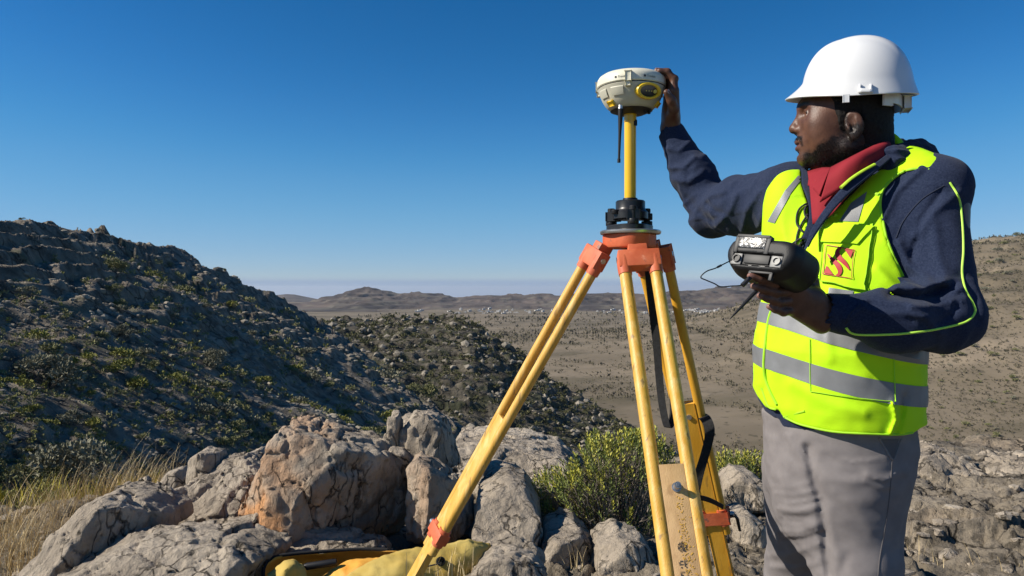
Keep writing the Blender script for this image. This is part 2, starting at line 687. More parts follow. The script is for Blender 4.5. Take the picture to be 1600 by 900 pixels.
M['ground'] = mat("near_ground_rock", (0.17, 0.142, 0.104), 0.95, col2=(0.30, 0.25, 0.185), scale=2.2, detail=9, bump=0.012, bscale=26, spec=0.2)
over_noise(M['ground'], (0.30, 0.235, 0.165), 1.3, 0.56, 0.68, 6, amount=0.7)
over_noise(M['ground'], (0.065, 0.056, 0.044), 4.5, 0.56, 0.66, 6, amount=0.6)
M['rock'] = mat("weathered_grey_limestone", (0.30, 0.25, 0.192), 0.92, col2=(0.52, 0.44, 0.34), scale=3.0, detail=9, bump=0.010, bscale=34, spec=0.2)
over_noise(M['rock'], (0.12, 0.105, 0.085), 5.5, 0.55, 0.66, 7, amount=0.5, stretch=(1.6, 1.6, 0.6))
over_noise(M['rock'], (0.52, 0.455, 0.355), 1.8, 0.58, 0.72, 7, amount=0.55)
mix_attr(M['rock'], "orange", (0.56, 0.28, 0.12))
cracks(M['rock'], 5.5, 0.05, (0.03, 0.026, 0.02), 0.02, 0.85, 0.22, (1.5, 1.5, 0.7), 0.05, 9)
over_noise(M['rock'], (0.14, 0.12, 0.095), 26, 0.56, 0.66, 6, amount=0.4)
cracks(M['ground'], 4.5, 0.055, (0.03, 0.025, 0.018), 0.03, 0.9, 0.25, None, 0.06, 8)
over_noise(M['ground'], (0.06, 0.052, 0.04), 24, 0.56, 0.64, 6, amount=0.5)
cracks(M['hill'], 0.55, 0.06, (0.03, 0.026, 0.02), 0.25, 0.7, 1.2, None, 0.6, 0.9)
cracks(M['spur'], 0.2, 0.06, (0.03, 0.026, 0.02), 0.6, 0.7, 3, None, 1.5, 0.3)
M['stone'] = mat('hillside_stones', (0.13, 0.115, 0.092), 0.95, col2=(0.30, 0.265, 0.21), scale=0.7, detail=6, spec=0.2)
M['shrub'] = [mat("olive_shrub_leaves", (0.12, 0.125, 0.05), 0.8, col2=(0.27, 0.26, 0.12), scale=3.0, spec=0.2),
              mat("dusty_grey_green_shrub_leaves", (0.14, 0.14, 0.095), 0.85, col2=(0.28, 0.265, 0.185), scale=3.0, spec=0.2),
              mat("yellow_green_shrub_leaves", (0.14, 0.145, 0.03), 0.8, col2=(0.27, 0.26, 0.07), scale=3.0, spec=0.2)]
M['plainscrub'] = mat('dry_dark_scrub', (0.075, 0.068, 0.042), 0.9, col2=(0.15, 0.13, 0.085), scale=0.5, spec=0.1)
M['spurscrub'] = mat('dark_olive_scrub', (0.055, 0.056, 0.024), 0.9, col2=(0.13, 0.125, 0.058), scale=0.8, spec=0.1)
M['twig'] = mat("grey_twigs", (0.15, 0.125, 0.10), 0.9, var=0.3, scale=20)

# ------------------------------------------------------------------ the land: sheets laid over the terrain


def sheet(name, V, nu, nv, m, label=None):
    """V: (nv rows, nu columns, 3)"""
    i = np.arange(nv - 1)[:, None] * nu + np.arange(nu - 1)[None]
    f = np.stack([i, i + 1, i + nu + 1, i + nu], -1).reshape(-1, 4)
    o = mesh_np(name, V.reshape(-1, 3), f, m)
    o["kind"] = "structure"
    return o


def terraces(z, step, sharp, jitter):
    """rock ledges: the height gathers at steps"""
    t = z / step + jitter
    fl = np.floor(t); fr = t - fl
    s = np.clip((fr - 0.5) * sharp + 0.5, 0, 1)
    s = s * s * (3 - 2 * s)
    return (fl + s - jitter) * step


# --- the shaded hillside on the left: a slope that falls to the right, its crest against the sky
H1C = -13.0
crest_px = [-700, -300, 0, 60, 130, 185, 240, 270, 300, 318, 350, 400, 450, 500, 540, 600, 660, 720, 800]
crest_py = [300, 330, 358, 362, 371, 384, 396, 402, 415, 428, 438, 456, 478, 503, 530, 575, 622, 668, 730]
cpx = np.concatenate([np.arange(-3000, -330, 24), np.arange(-330, 780, 2.2)])
H1 = {}


def build_hill():
    nr, nb = 260, 20
    cy = np.interp(cpx, crest_px, crest_py)
    k = (cpx - 800) / FP
    g = -0.56 * k - 0.1
    y_of = lambda py: H1C / np.minimum((450 - py) / FP - g, -0.02)
    yc = y_of(cy)
    rows = []
    for j in range(nr):
        t = j / (nr - 1)
        rows.append(y_of(860 * (1 - t) + cy * t))
    Y = np.array(rows)
    X = Y * k[None]
    Z = -0.56 * X - 0.1 * Y + H1C
    tops = [(X, Y, Z)]
    Xb, Yb, Zb = [], [], []
    for j in range(1, nb + 1):                                    # the far side
        y = yc * (1 + 0.035 * j)
        Yb.append(y); Xb.append(y * k); Zb.append((450 - cy) / FP * yc - (y - yc) * 0.12 - 0.0016 * (y - yc) ** 2)
    X = np.concatenate([X, Xb]); Y = np.concatenate([Y, Yb]); Z = np.concatenate([Z, Zb])
    p = np.stack([X, Y, Z * 0], -1).reshape(-1, 3)
    n = fbm(p / 18, 3, 3).reshape(Z.shape) * 2.9
    Z2 = Z + n
    jit = fbm(p / 9, 3, 31).reshape(Z.shape) * 0.9
    led = terraces(Z2, 1.5, 2.6, jit)
    amt = np.clip(fbm(p / 20, 2, 77).reshape(Z.shape) * 1.6 + 0.75, 0.1, 1)
    Z2 = Z2 * (1 - amt) + led * amt
    Z2 += ridged(p / 4.5, 4, 8).reshape(Z.shape) * 0.26 + fbm(p / 0.9, 4, 5).reshape(Z.shape) * 0.13 + ridged(p / 1.7, 3, 9).reshape(Z.shape) * 0.12
    d1, d2, idn = cellular(p / 1.1 + 0.3 * np.stack([fbm(p / 2, 2, 41), fbm(p / 2, 2, 42), p[:, 0] * 0], 1), 5)
    Z2 += (np.where(idn > 0.85, (0.5 - d1) * 0.6, 0).clip(0, 1)).reshape(Z.shape)
    damp = np.clip(Y / 30, 0.3, 1)
    Z2 = Z + (Z2 - Z) * damp
    V = np.stack([X, Y, Z2], -1)
    H1['V'] = V; H1['n'] = nr
    return sheet("hillside", V, V.shape[1], V.shape[0], M['hill'])


build_hill()

# --- the spur behind it
SP = {}


def build_spur():
    px = np.arange(400, 1120, 2.2)
    k = (px - 800) / FP
    cy = np.interp(px, [380, 440, 480, 520, 600, 700, 740, 770, 820, 860, 900, 950, 1000, 1060, 1120, 1180],
                   [520, 508, 500, 494, 491, 494, 503, 519, 556, 584, 607, 637, 668, 700, 722, 735])
    yc = np.interp(px, [380, 600, 700, 800, 1000, 1180], [300, 310, 305, 290, 255, 235])
    by = np.interp(px, [380, 500, 700, 900, 1050, 1180], [580, 600, 720, 765, 790, 800])
    yb = np.interp(px, [380, 700, 1180], [215, 190, 190])
    zc = (450 - cy) / FP * yc; zb = (450 - by) / FP * yb
    nr, nb = 160, 18
    rows = []
    for j in range(nr):
        t = j / (nr - 1)
        y = yb * (1 - t) + yc * t
        z = zb + (zc - zb) * (t + 0.25 * t * (1 - t))
        rows.append((y * k, y, z))
    for j in range(1, nb + 1):
        y = yc * (1 + 0.02 * j)
        rows.append((y * k, y, np.maximum(zc - (y - yc) * 0.25 - 0.004 * (y - yc) ** 2, -66)))
    V = np.array(rows).transpose(0, 2, 1)
    X, Y, Z = V[..., 0], V[..., 1], V[..., 2]
    p = np.stack([X, Y, Z * 0], -1).reshape(-1, 3)
    s = Z.shape
    edge = np.clip((-Z - 0) / 60, 0, 1)
    up = (1 - edge * 0.6)
    n = ridged(p / np.array([26, 40, 1.]), 4, 12).reshape(s) * 3.4 + fbm(p / 7, 4, 14).reshape(s) * 1.6
    led = terraces(Z + n, 3.2, 2.5, fbm(p / 22, 3, 71).reshape(s) * 0.8) - Z
    Z2 = Z + (0.35 * n + 0.65 * led) * up + ridged(p / 5, 3, 15).reshape(s) * 0.7 - 1.6
    d1, d2, idn = cellular(p / 2.6, 6)
    Z2 += np.where(idn > 0.9, (0.5 - d1) * 1.4, 0).clip(0, 2).reshape(s)
    V = np.stack([X, Y, Z2], -1)
    SP['V'] = V; SP['n'] = nr
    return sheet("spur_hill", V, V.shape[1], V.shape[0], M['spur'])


build_spur()

# --- the plain and the sunlit slope on the right, one sheet
PL = {}


def plain_z(X, Y):
    p = np.stack([X, Y, X * 0], -1).reshape(-1, 3)
    s = X.shape
    # the slope on the right rises out of the plain
    u = (X - 530) / 250; v = (Y - 830) / 330
    h = 112 * np.exp(-(u ** 2 + v ** 2) * 1.0)
    u = (X - 330) / 150; v = (Y - 520) / 170
    h = h + 26 * np.exp(-(u ** 2 + v ** 2))
    hf = np.clip(h / 60, 0, 1)
    n = ridged(p / 70, 4, 22).reshape(s) * 5 * hf + fbm(p / 18, 4, 23).reshape(s) * 1.9 * (0.2 + hf)
    z = -60 + h + n
    tz = terraces(z, 9, 2.2, fbm(p / 90, 3, 91).reshape(s) * 0.7)
    z = z * (1 - 0.45 * hf) + tz * 0.45 * hf
    z = z - np.maximum(Y - 3300, 0) ** 0.9 * 0.06
    z = z + fbm(p / 400, 3, 24).reshape(s) * 4 * np.clip((3000 - Y) / 3000, 0, 1) + fbm(p / 40, 4, 28).reshape(s) * 0.8
    return z


def build_plain():
    px = np.concatenate([np.arange(440, 1420, 4.5), np.arange(1420, 1640, 2.2), np.arange(1640, 2300, 14), np.arange(2300, 4600, 60)])
    k = (px - 800) / FP
    ys = np.concatenate([160 * (1000 / 160) ** np.linspace(0, 1, 310), 1000 * (7.0) ** np.linspace(0.006, 1, 90), [9000, 13000, 20000, 32000]])
    Y = np.repeat(ys[:, None], len(px), 1)
    X = Y * k[None]
    Z = plain_z(X, Y)
    V = np.stack([X, Y, Z], -1)
    PL['V'] = V; PL['px'] = px
    return sheet("plain", V, V.shape[1], V.shape[0], M['plain'])


build_plain()


# --- the far mountains
def build_mountains():
    px = np.arange(380, 1330, 2.6)
    k = (px - 800) / FP
    cy = np.interp(px, [330, 430, 470, 497, 520, 540, 560, 575, 590, 620, 640, 665, 690, 712, 735, 770, 800, 830, 860, 900, 935, 950, 965, 1000, 1050, 1090, 1130, 1150, 1180, 1240, 1320, 1420],
                   [470, 474, 474, 467, 461, 456, 450, 448.5, 451, 457, 456, 458, 459, 465, 464, 461.5, 458.5, 459, 458, 460, 457, 456, 459, 459, 456, 453, 450, 446, 441, 437, 440, 450])
    yc = 2900 + 250 * np.sin(px / 90)
    zc = (450 - cy) / FP * yc
    rows = []
    nr = 85
    for j in range(nr):
        t = j / (nr - 1)
        y = 1950 + (yc - 1950) * t
        z = -61 + (zc + 61) * (0.25 * t + 0.75 * np.clip(t * 1.0, 0, 1) ** 1.7)
        rows.append((y * k, y, z))
    for j in range(1, 12):
        y = yc + 70 * j
        rows.append((y * k, y, zc - 9 * j))
    V = np.array(rows).transpose(0, 2, 1)
    X, Y, Z = V[..., 0], V[..., 1], V[..., 2]
    p = np.stack([X, Y * 0.45, Z * 0], -1).reshape(-1, 3)
    s = Z.shape
    w = np.clip((Z + 61) / 45, 0, 1)
    gul = ((ridged(p / 150, 4, 52).reshape(s) - 0.30) * 46 + (ridged(p / 55, 3, 57).reshape(s) - 0.3) * 22) * w * np.clip(1.25 - np.clip(np.arange(s[0])[:, None] / (nr - 1), 0, 1) * 1.05, 0.22, 1)
    Z2 = Z + gul + fbm(p / 50, 4, 53).reshape(s) * 3 * w
    tz = terraces(Z2, 10, 2.6, fbm(p / 200, 3, 54).reshape(s) * 0.5)
    Z2 = Z2 * 0.5 + tz * 0.5
    V = np.stack([X, Y, Z2], -1)
    sheet("mountain", V, V.shape[1], V.shape[0], M['mount'])
    # the low blue hill further off
    px = np.arange(380, 560, 2.0); k = (px - 800) / FP
    cy = np.interp(px, [380, 430, 445, 460, 475, 495, 520, 560], [470, 461, 459, 460, 463, 467, 474, 480])
    rows = []
    for j in range(50):
        t = j / 40
        y = 3300 + 1800 * t + px * 0
        zc = (450 - cy) / FP * 5100
        z = -150 + (zc + 150) * np.minimum(t, 1) - np.maximum(t - 1, 0) * 120
        rows.append((y * k, y, z))
    V = np.array(rows).transpose(0, 2, 1)
    p = V.reshape(-1, 3) * np.array([1, 0.5, 0])
    s = V.shape[:2]
    V[..., 2] += (ridged(p / 160, 4, 61).reshape(s) - 0.4) * 14 * np.clip((V[..., 2] + 61) / 40, 0, 1) * 0.6
    sheet("distant_hill", V, s[1], s[0], M['mount'])


build_mountains()

# --- the rocky ridge the tripod stands on
GR = {}


def ground_z(X, Y):
    p = np.stack([X, Y, X * 0], -1).reshape(-1, 3)
    s = X.shape
    k = X / Y
    ye = np.interp(k * FP + 800, [-400, 0, 260, 420, 700, 900, 1100, 1250, 1440, 1600, 2200], [4.4, 4.5, 4.9, 5.4, 5.6, 5.6, 5.6, 5.5, 5.9, 6.0, 6.0])
    base = -1.28 + 0.04 * np.clip((Y - 3) / 3, 0, 1) + np.interp(k * FP + 800, [-200, 250, 500, 1400, 1600], [-0.05, 0.0, 0.0, 0.04, 0.06])
    wp = p + np.stack([fbm(p * 1.7, 3, 101), fbm(p * 1.7, 3, 102), p[:, 0] * 0], 1) * 0.22
    d1, d2, idn, pln = facets(wp * np.array([1.7, 1.7, 1]), 7)
    blocks = ((idn - 0.5) * 0.035 + pln * 0.06 - np.exp(-((d2 - d1) / 0.05) ** 2) * 0.05).reshape(s)
    d1, d2, idn, pln = facets(wp * np.array([5.2, 5.2, 1]), 8)
    small = ((idn - 0.5) * 0.012 + pln * 0.03 - np.exp(-((d2 - d1) / 0.06) ** 2) * 0.016).reshape(s)
    d1, d2, idn, pln = facets(wp * np.array([16, 16, 1]), 9)
    fade = np.clip((6.0 - Y) / 2.5, 0.35, 1)
    blocks = blocks * fade
    small += ((idn - 0.5) * 0.004 + pln * 0.010 - np.exp(-((d2 - d1) / 0.09) ** 2) * 0.005).reshape(s)
    n = fbm(p * 0.9, 4, 103).reshape(s) * 0.05 + ridged(p * 4, 5, 104, 0.6).reshape(s) * 0.022 + fbm(p * 20, 3, 105).reshape(s) * 0.010
    z = base + blocks + small + n
    over = np.maximum(Y - ye + fbm(p * 0.8, 3, 106).reshape(s) * 0.5, 0)
    return z - over * 1.1 - 0.25 * over ** 2


def build_ground():
    px = np.concatenate([np.arange(-3000, -240, 40), np.arange(-240, 1850, 3.8), np.arange(1850, 4600, 40)])
    k = (px - 800) / FP
    ys = 1.1 * (11 / 1.1) ** np.linspace(0, 1, 290)
    Y = np.repeat(ys[:, None], len(px), 1)
    X = Y * k[None]
    V = np.stack([X, Y, ground_z(X, Y)], -1)
    GR['V'] = V
    return sheet("ground", V, V.shape[1], V.shape[0], M['ground'])


build_ground()
# the same ridge behind the photographer
gx, gy = np.meshgrid(np.linspace(-40, 40, 60), np.linspace(-40, 1.12, 40))
sheet("ground", np.stack([gx, gy, -1.32 + 0.1 * fbm(np.stack([gx, gy, gx * 0], -1).reshape(-1, 3), 3, 5).reshape(gx.shape)], -1), 60, 40, M['ground'])


# ------------------------------------------------------------------ rocks: outline, thickness, weathering
def icosphere(n):
    bm = bmesh.new()
    bmesh.ops.create_icosphere(bm, subdivisions=n, radius=1)
    bm.verts.ensure_lookup_table()
    v = np.array([q.co for q in bm.verts]); f = np.array([[w.index for w in q.verts] for q in bm.faces])
    bm.free()
    return v, f


ICO = {n: icosphere(n) for n in (1, 2)}


def rock_mesh(outline, d, thick, seed, h=0.0125, rough=1.0, groove=0.0, faces=(), orange=None, chip=1.0, lean=0.0, rnd=0.004):
    """a rock whose outline stands at distance d, thick metres deep, cut by planes; weathered by cracks, grooves and chips.
    faces: (normal, share of the half size at which the plane cuts)"""
    pts = np.array([P(x, y, d) for x, y in outline])
    c = (pts.min(0) + pts.max(0)) / 2
    poly = pts[:, [0, 2]] - c[[0, 2]]
    hx, hz = np.abs(poly).max(0)
    size = max(hx, hz)
    ht = thick / 2
    pl = [(nrm(n), k) for n, k in faces]
    rr = np.random.default_rng(seed)
    for _ in range(12):                                # broken corners
        n = rr.normal(size=3); n[1] = -abs(n[1])
        pl.append((nrm(n), rr.uniform(0.58, 0.80)))
    off = seed * 13.7
    cs = 1.0 / (0.34 + 0.25 * size)

    def f(p):
        q = p.copy()
        q[:, 1] -= lean * q[:, 2]
        w = q * cs
        warp = np.stack([vnoise(w * 3 + off, seed + k) for k in range(3)], 1) * 0.010
        q2 = q + warp * min(size * 1.6, 0.6)
        dd = sd_poly(q2[:, [0, 2]], poly)
        dd = smax(dd, np.abs(q2[:, 1]) - ht, rnd)
        for n, k in pl:
            ext = abs(n[0]) * hx + abs(n[1]) * ht + abs(n[2]) * hz
            dd = smax(dd, q2 @ n - ext * k, rnd)
        near = np.abs(dd) < 0.10
        if near.any():
            w = w[near] + off
            e = fbm(w * 2.0, 2, seed + 4) * 0.007
            sc = min(size, 0.35)
            # broken plates: each with its own level and tilt, joints between
            wq = w * np.array([2.4, 2.4, 1.9]) + 0.25 * vnoise(w * 2.7, seed + 30)[:, None]
            d1, d2, idn, pln = facets(wq, seed)
            e -= chip * sc * ((idn - 0.5) * 0.06 + pln * 0.085 - np.exp(-((d2 - d1) / 0.05) ** 2) * 0.05)
            d1, d2, idn, pln = facets(w * np.array([7.5, 7.5, 6.2]) + 3.3, seed + 2)
            e -= rough * (0.4 + sc) * ((idn - 0.5) * 0.006 + pln * 0.012 - np.exp(-((d2 - d1) / 0.06) ** 2) * 0.006)
            r1 = ridged(w * np.array([9, 9, 5.5]), 4, seed + 5, 0.65)
            e -= rough * (r1 - 0.35) * 0.006
            if groove:
                gp = w * np.array([8, 8, 1.2]) + 0.5 * fbm(w * 3, 2, seed + 8)[:, None]
                g = 1 - np.abs(vnoise(gp, seed + 6)) * 2.6
                g2 = 1 - np.abs(vnoise(gp * np.array([2.2, 2.2, 1.6]), seed + 7)) * 2.6
                e += groove * (np.clip(g, 0, 1) ** 1.5 + 0.5 * np.clip(g2, 0, 1) ** 1.5) * np.clip(0.4 + vnoise(w * 1.9, seed + 10) * 1.4, 0, 1)
            dd[near] += e
        return dd
    m = 0.09
    V, Fc = surface_nets(f, [-hx - m, -ht - m - abs(lean) * hz, -hz - m], [hx + m, ht + m + abs(lean) * hz, hz + m], h, 8, 2.0)
    att = np.zeros(len(V))
    if orange is not None:
        w = V * cs + off
        wob = fbm(w * 2.5, 4, seed + 20)
        att = np.clip((orange[1] + 0.45 * wob - V[:, 2] / hz) * 3, 0, 1) * np.clip((orange[0] + wob * 0.7 - V[:, 0] / hx) * 3, 0, 1) * orange[2]
        att = np.maximum(att, np.clip((-0.62 + 0.3 * wob - V[:, 2] / hz) * 5, 0, 1) * orange[2] * 0.8)
        att = np.maximum(att, orange[3] * np.clip((0.25 + wob * 0.5 - V[:, 0] / hx) * 2.5, 0, 1) * np.clip(0.6 + fbm(w * 5, 3, seed + 21) * 1.2, 0, 1))  # patchy warmth of the sunlit left side, put into the colour
    return V + c, Fc, att, c


def nrm_rows(a):
    return a / np.maximum(np.linalg.norm(a, axis=1, keepdims=True), 1e-9)


def rock(name, label, outline, d, thick, seed, group=None, **kw):
    V, Fc, att, c = rock_mesh(outline, d, thick, seed, **kw)
    base = np.array([c[0], c[1], V[:, 2].min()])
    o = mesh_np(name, V - base, Fc, M['rock'], None, True, attrs={"orange": att})
    o.location = [float(x) for x in base]
    return tag(o, label, name, group)


G_R = "rocks along the ridge"
RF = ((1.0, -0.75, -0.12), 0.52)         # a broad face turned to the right of the camera
LF = ((-1.0, -0.5, 0.25), 0.78)
TOP = ((0.1, -0.35, 1), 0.72)
rock("boulder", "big pale boulder with orange underside and overhanging upper corner", [(378, 800), (395, 762), (412, 735), (425, 700), (418, 678), (432, 664), (470, 668), (520, 680), (560, 694), (605, 716), (626, 752), (630, 800), (622, 850), (560, 852), (500, 838), (440, 818)],
     3.75, 0.66, 11, G_R, h=0.0112, groove=0.03, orange=(-0.15, 0.15, 0.95, 0.42), faces=[((1.0, -0.85, -0.25), 0.34), ((-1, -0.85, 0.2), 0.62), ((0.2, -0.8, 1), 0.74)], chip=0.7)
rock("boulder", "tall upright grooved boulder beside the big orange-based boulder", [(632, 850), (630, 800), (640, 760), (634, 735), (648, 712), (672, 722), (690, 735), (712, 745), (735, 780), (738, 820), (735, 858), (690, 862), (660, 856)],
     3.7, 0.4, 23, G_R, h=0.0100, groove=0.035, orange=(2, -0.6, 0.6, 0.25), faces=[((1, -0.8, 0), 0.30), ((-1, -0.9, 0.1), 0.5)], chip=0.5)
rock("boulder", "upright block of cracked pale rock standing on top behind the grooved boulder", [(618, 760), (616, 700), (622, 668), (640, 650), (665, 647), (692, 660), (706, 690), (714, 735), (712, 770), (660, 775)],
     4.1, 0.4, 37, G_R, h=0.0112, groove=0.012, faces=[((0.9, -0.5, 0), 0.6), ((-0.5, -1, 0.25), 0.6)])
rock("rock", "narrow splinter of rock standing against the cracked upright block", [(606, 715), (604, 668), (612, 640), (624, 644), (628, 668), (626, 715)], 4.02, 0.09, 41, G_R, h=0.0100, rnd=0.01)
rock("rock", "small round stone lodged between the two upright boulders", [(594, 690), (600, 677), (611, 682), (613, 696), (604, 702)], 4.0, 0.07, 43, G_R, h=0.007)
rock("rock", "low pale stone wedged above the big boulder's shoulder", [(528, 705), (540, 686), (575, 680), (595, 690), (604, 712), (600, 735), (550, 730)], 4.15, 0.3, 45, G_R)
rock("rock", "small grey knob of rock between the big boulder and the grooved one", [(602, 712), (612, 696), (632, 699), (645, 715), (640, 745), (610, 745)], 3.95, 0.16, 47, G_R, h=0.0100)
rock("rock", "flat sunlit slab lying behind the leg that leans to the boulders", [(690, 740), (712, 697), (760, 692), (830, 700), (880, 712), (905, 735), (900, 770), (800, 775), (720, 770)],
     4.9, 1.3, 51, G_R, h=0.012, faces=[((0.05, -0.45, 1), 0.42)], chip=0.4)
rock("rock", "square-edged dark block with a sunlit top in front of the bush", [(738, 880), (742, 810), (748, 765), (785, 748), (822, 760), (842, 790), (846, 830), (842, 885)],
     3.75, 0.75, 53, G_R, h=0.0112, faces=[((0.0, -0.7, 1), 0.45), ((0.35, -1, -0.08), 0.72)], chip=0.35, rnd=0.015)
rock("rock", "dark jagged block under the bush beside the square-edged block", [(842, 890), (848, 830), (870, 812), (900, 820), (922, 845), (930, 890)], 3.65, 0.5, 55, G_R, faces=[((0.7, -1, -0.1), 0.5)])
rock("rock", "small cracked rock between the slab and the square-edged block", [(756, 735), (772, 722), (805, 728), (818, 745), (806, 758), (768, 756)], 4.3, 0.25, 57, G_R)
rock("rock", "rough broken rock at the bottom edge between two tripod legs", [(730, 930), (742, 885), (768, 862), (800, 858), (836, 866), (856, 890), (862, 930)], 3.1, 0.35, 59, G_R, h=0.0100, faces=[((0.3, -0.6, 1), 0.6), LF], groove=0.012)
rock("boulder", "sharp-edged boulder with a sunlit sloping face and a dark broken side", [(30, 910), (70, 860), (110, 815), (140, 782), (170, 776), (215, 792), (250, 812), (256, 835), (215, 850), (170, 860), (120, 885), (70, 915)],
     3.4, 0.7, 61, G_R, h=0.0100, faces=[((-0.62, -0.75, 0.75), 0.30), ((0.9, -0.75, -0.05), 0.34)], chip=0.35, rnd=0.012)
rock("rock", "low fractured outcrop between the sharp-edged boulder and the big boulder", [(258, 830), (262, 790), (290, 760), (330, 735), (380, 728), (410, 745), (405, 800), (380, 845), (310, 860)],
     4.05, 0.6, 63, G_R, h=0.0112, faces=[((0.0, -0.8, 1), 0.4)], chip=1.2, rough=1.4)
rock("rock", "upright squarish stone at one end of the fractured outcrop", [(293, 770), (295, 715), (318, 702), (345, 706), (350, 730), (330, 775)], 4.25, 0.2, 65, G_R, h=0.0100, faces=[((1, -0.6, 0), 0.6)])
rock("rock", "sloping grey rock leaning behind the big boulder's sunlit end", [(318, 790), (330, 735), (360, 722), (400, 705), (425, 702), (420, 760), (400, 795)], 4.3, 0.4, 67, G_R, faces=[((0, -0.7, 1), 0.55)], rough=1.4)
rock("rock", "rounded pale stone between the dry grass and the squarish stone", [(252, 775), (262, 740), (285, 730), (300, 745), (298, 778)], 4.4, 0.24, 69, G_R)
rock("rock", "long low pale rock lying in front of the big boulder", [(425, 860), (432, 835), (465, 828), (510, 836), (560, 842), (606, 852), (600, 872), (520, 878), (445, 872)], 3.5, 0.26, 71, G_R, h=0.0100, faces=[((0.0, -0.6, 1), 0.5)])
rock("rock", "dark wedge of stone under the big boulder's orange edge", [(340, 840), (360, 812), (400, 805), (420, 820), (405, 838), (370, 848)], 3.5, 0.2, 73, G_R, h=0.007, rough=1.5)
rock("rock", "small pointed stone standing in front of the dark wedge", [(391, 850), (394, 830), (402, 829), (416, 846), (410, 856)], 3.35, 0.06, 75, G_R, h=0.006)
rock("rock", "broad cracked rock shelf in front of the sharp-edged boulder", [(40, 960), (90, 900), (160, 868), (260, 850), (360, 852), (420, 880), (430, 960)], 3.05, 0.7, 77, G_R, h=0.0112, faces=[((-0.05, -0.55, 1), 0.40)], chip=0.8)
rock("rock", "dark blocky rock beneath the bush behind the front tripod leg", [(925, 885), (930, 845), (965, 830), (1000, 840), (1020, 870), (1010, 895)], 3.5, 0.4, 79, G_R)
rock("rock", "rough grey rock below the small bush beside the trousers", [(1128, 800), (1132, 752), (1150, 735), (1180, 738), (1200, 760), (1200, 800)], 4.4, 0.4, 81, G_R, groove=0.015)
rock("rock", "dark rock behind the back tripod leg near the trousers", [(1130, 850), (1136, 805), (1165, 795), (1190, 815), (1200, 855)], 3.9, 0.3, 83, G_R)
rock("rock", "ledge of cracked grey rock behind the trousers", [(1395, 800), (1400, 735), (1425, 712), (1465, 706), (1510, 715), (1530, 745), (1520, 790), (1460, 805)], 5.2, 0.8, 85, G_R, chip=1.2, faces=[((0.1, -0.5, 1), 0.55)])
rock("rock", "wrinkled dark grey outcrop at the end of the cracked ledge", [(1530, 820), (1535, 760), (1555, 735), (1600, 722), (1660, 725), (1680, 800), (1600, 835)], 5.0, 0.8, 87, G_R, groove=0.03, faces=[((0.1, -0.8, 1), 0.5)])
rock("rock", "low flat rock in front of the wrinkled outcrop", [(1425, 850), (1440, 815), (1490, 800), (1550, 806), (1580, 835), (1540, 862), (1470, 868)], 4.4, 0.8, 89, G_R, chip=0.9, faces=[((0.1, -0.5, 1), 0.4)])

# loose stones on the ridge: past counting
def stone_field(name, n, pick, size, seed, m, label=None, sub=2):
    r = np.random.default_rng(seed)
    D, Fc = ICO[sub] if sub in ICO else ICO[2]
    Vs, Fs, b = [], [], 0
    var = []
    for k in range(8):
        h = 1 + 0.35 * vnoise(D * 1.3 + k * 9, seed + k) + 0.18 * vnoise(D * 3.1 + k * 5, seed + 30 + k)
        var.append(D * h[:, None] * r.uniform(0.6, 1.3, 3) * np.array([1, 1, 0.75]))
    pos = pick(n, r)
    sz = size(n, r, pos)
    for i in range(n):
        a = r.uniform(0, 6.28)
        c, s_ = math.cos(a), math.sin(a)
        v = var[i % 8] * sz[i]
        v = np.stack([v[:, 0] * c - v[:, 1] * s_, v[:, 0] * s_ + v[:, 1] * c, v[:, 2]], 1)
        Vs.append(v + pos[i]); Fs.append(Fc + b); b += len(v)
    o = mesh_np(name, np.concatenate(Vs), np.concatenate(Fs), m, None, False, attrs={"orange": np.zeros(b)})
    o["kind"] = "stuff"
    return o


bpy.context.view_layer.update()
gv = GR['V'].reshape(-1, 3)
gsel = gv[(gv[:, 1] > 2.7) & (gv[:, 1] < 5.6)]
stone_field("loose_stones", 900, lambda n, r: gsel[r.integers(0, len(gsel), n)], lambda n, r, p: 0.012 + 0.05 * r.random(n) ** 3, 5, M['rock'], sub=1)
hv = H1['V'][:H1['n']].reshape(-1, 3)
hq = pix(hv); hv = hv[(hq[:, 0] > -60) & (hq[:, 1] < 800)]; hdn = np.clip(fbm(hv / 6, 3, 401) + 0.15, 0.03, 1); hdn /= hdn.sum()
stone_field("hillside_stones", 10500, lambda n, r: hv[r.choice(len(hv), n, p=hdn)], lambda n, r, p: (0.0013 + 0.0055 * r.random(n) ** 4) * p[:, 1] * 0.85, 6, M['stone'], sub=1)
sv = SP['V'][:SP['n']].reshape(-1, 3)
stone_field("spur_stones", 1300, lambda n, r: sv[r.integers(0, len(sv), n)], lambda n, r, p: (0.0016 + 0.005 * r.random(n) ** 3) * p[:, 1], 7, M['stone'], sub=1)


# ------------------------------------------------------------------ plants
def leaf_cloud(r, n, blobs, leaf, flat=1.0):
    """n small leaf clumps (two crossed triangles each) spread through a few overlapping blobs"""
    V, Fc = [], []
    for i in range(n):
        c, rad = blobs[r.integers(0, len(blobs))]
        d = r.normal(size=3); d /= np.linalg.norm(d)
        d[2] = abs(d[2]) if r.random() < 0.75 else d[2]
        p = np.array(c) + d * np.array(rad) * (0.45 + 0.6 * r.random() ** 0.6)
        if p[2] < 0.01:
            p[2] = 0.01 + 0.05 * r.random()
        s = leaf * (0.6 + 0.9 * r.random())
        u = r.normal(size=3) + d * 0.9 + np.array([0, 0, 0.7]); u /= np.linalg.norm(u)
        w = np.cross(u, r.normal(size=3)); w /= np.linalg.norm(w)
        b = len(V)
        V += [p - w * s * 0.4, p + w * s * 0.4, p + u * s * 1.3 + w * s * 0.15, p + u * s * 1.2 - w * s * 0.2]
        Fc.append((b, b + 1, b + 2, b + 3))
    return V, Fc


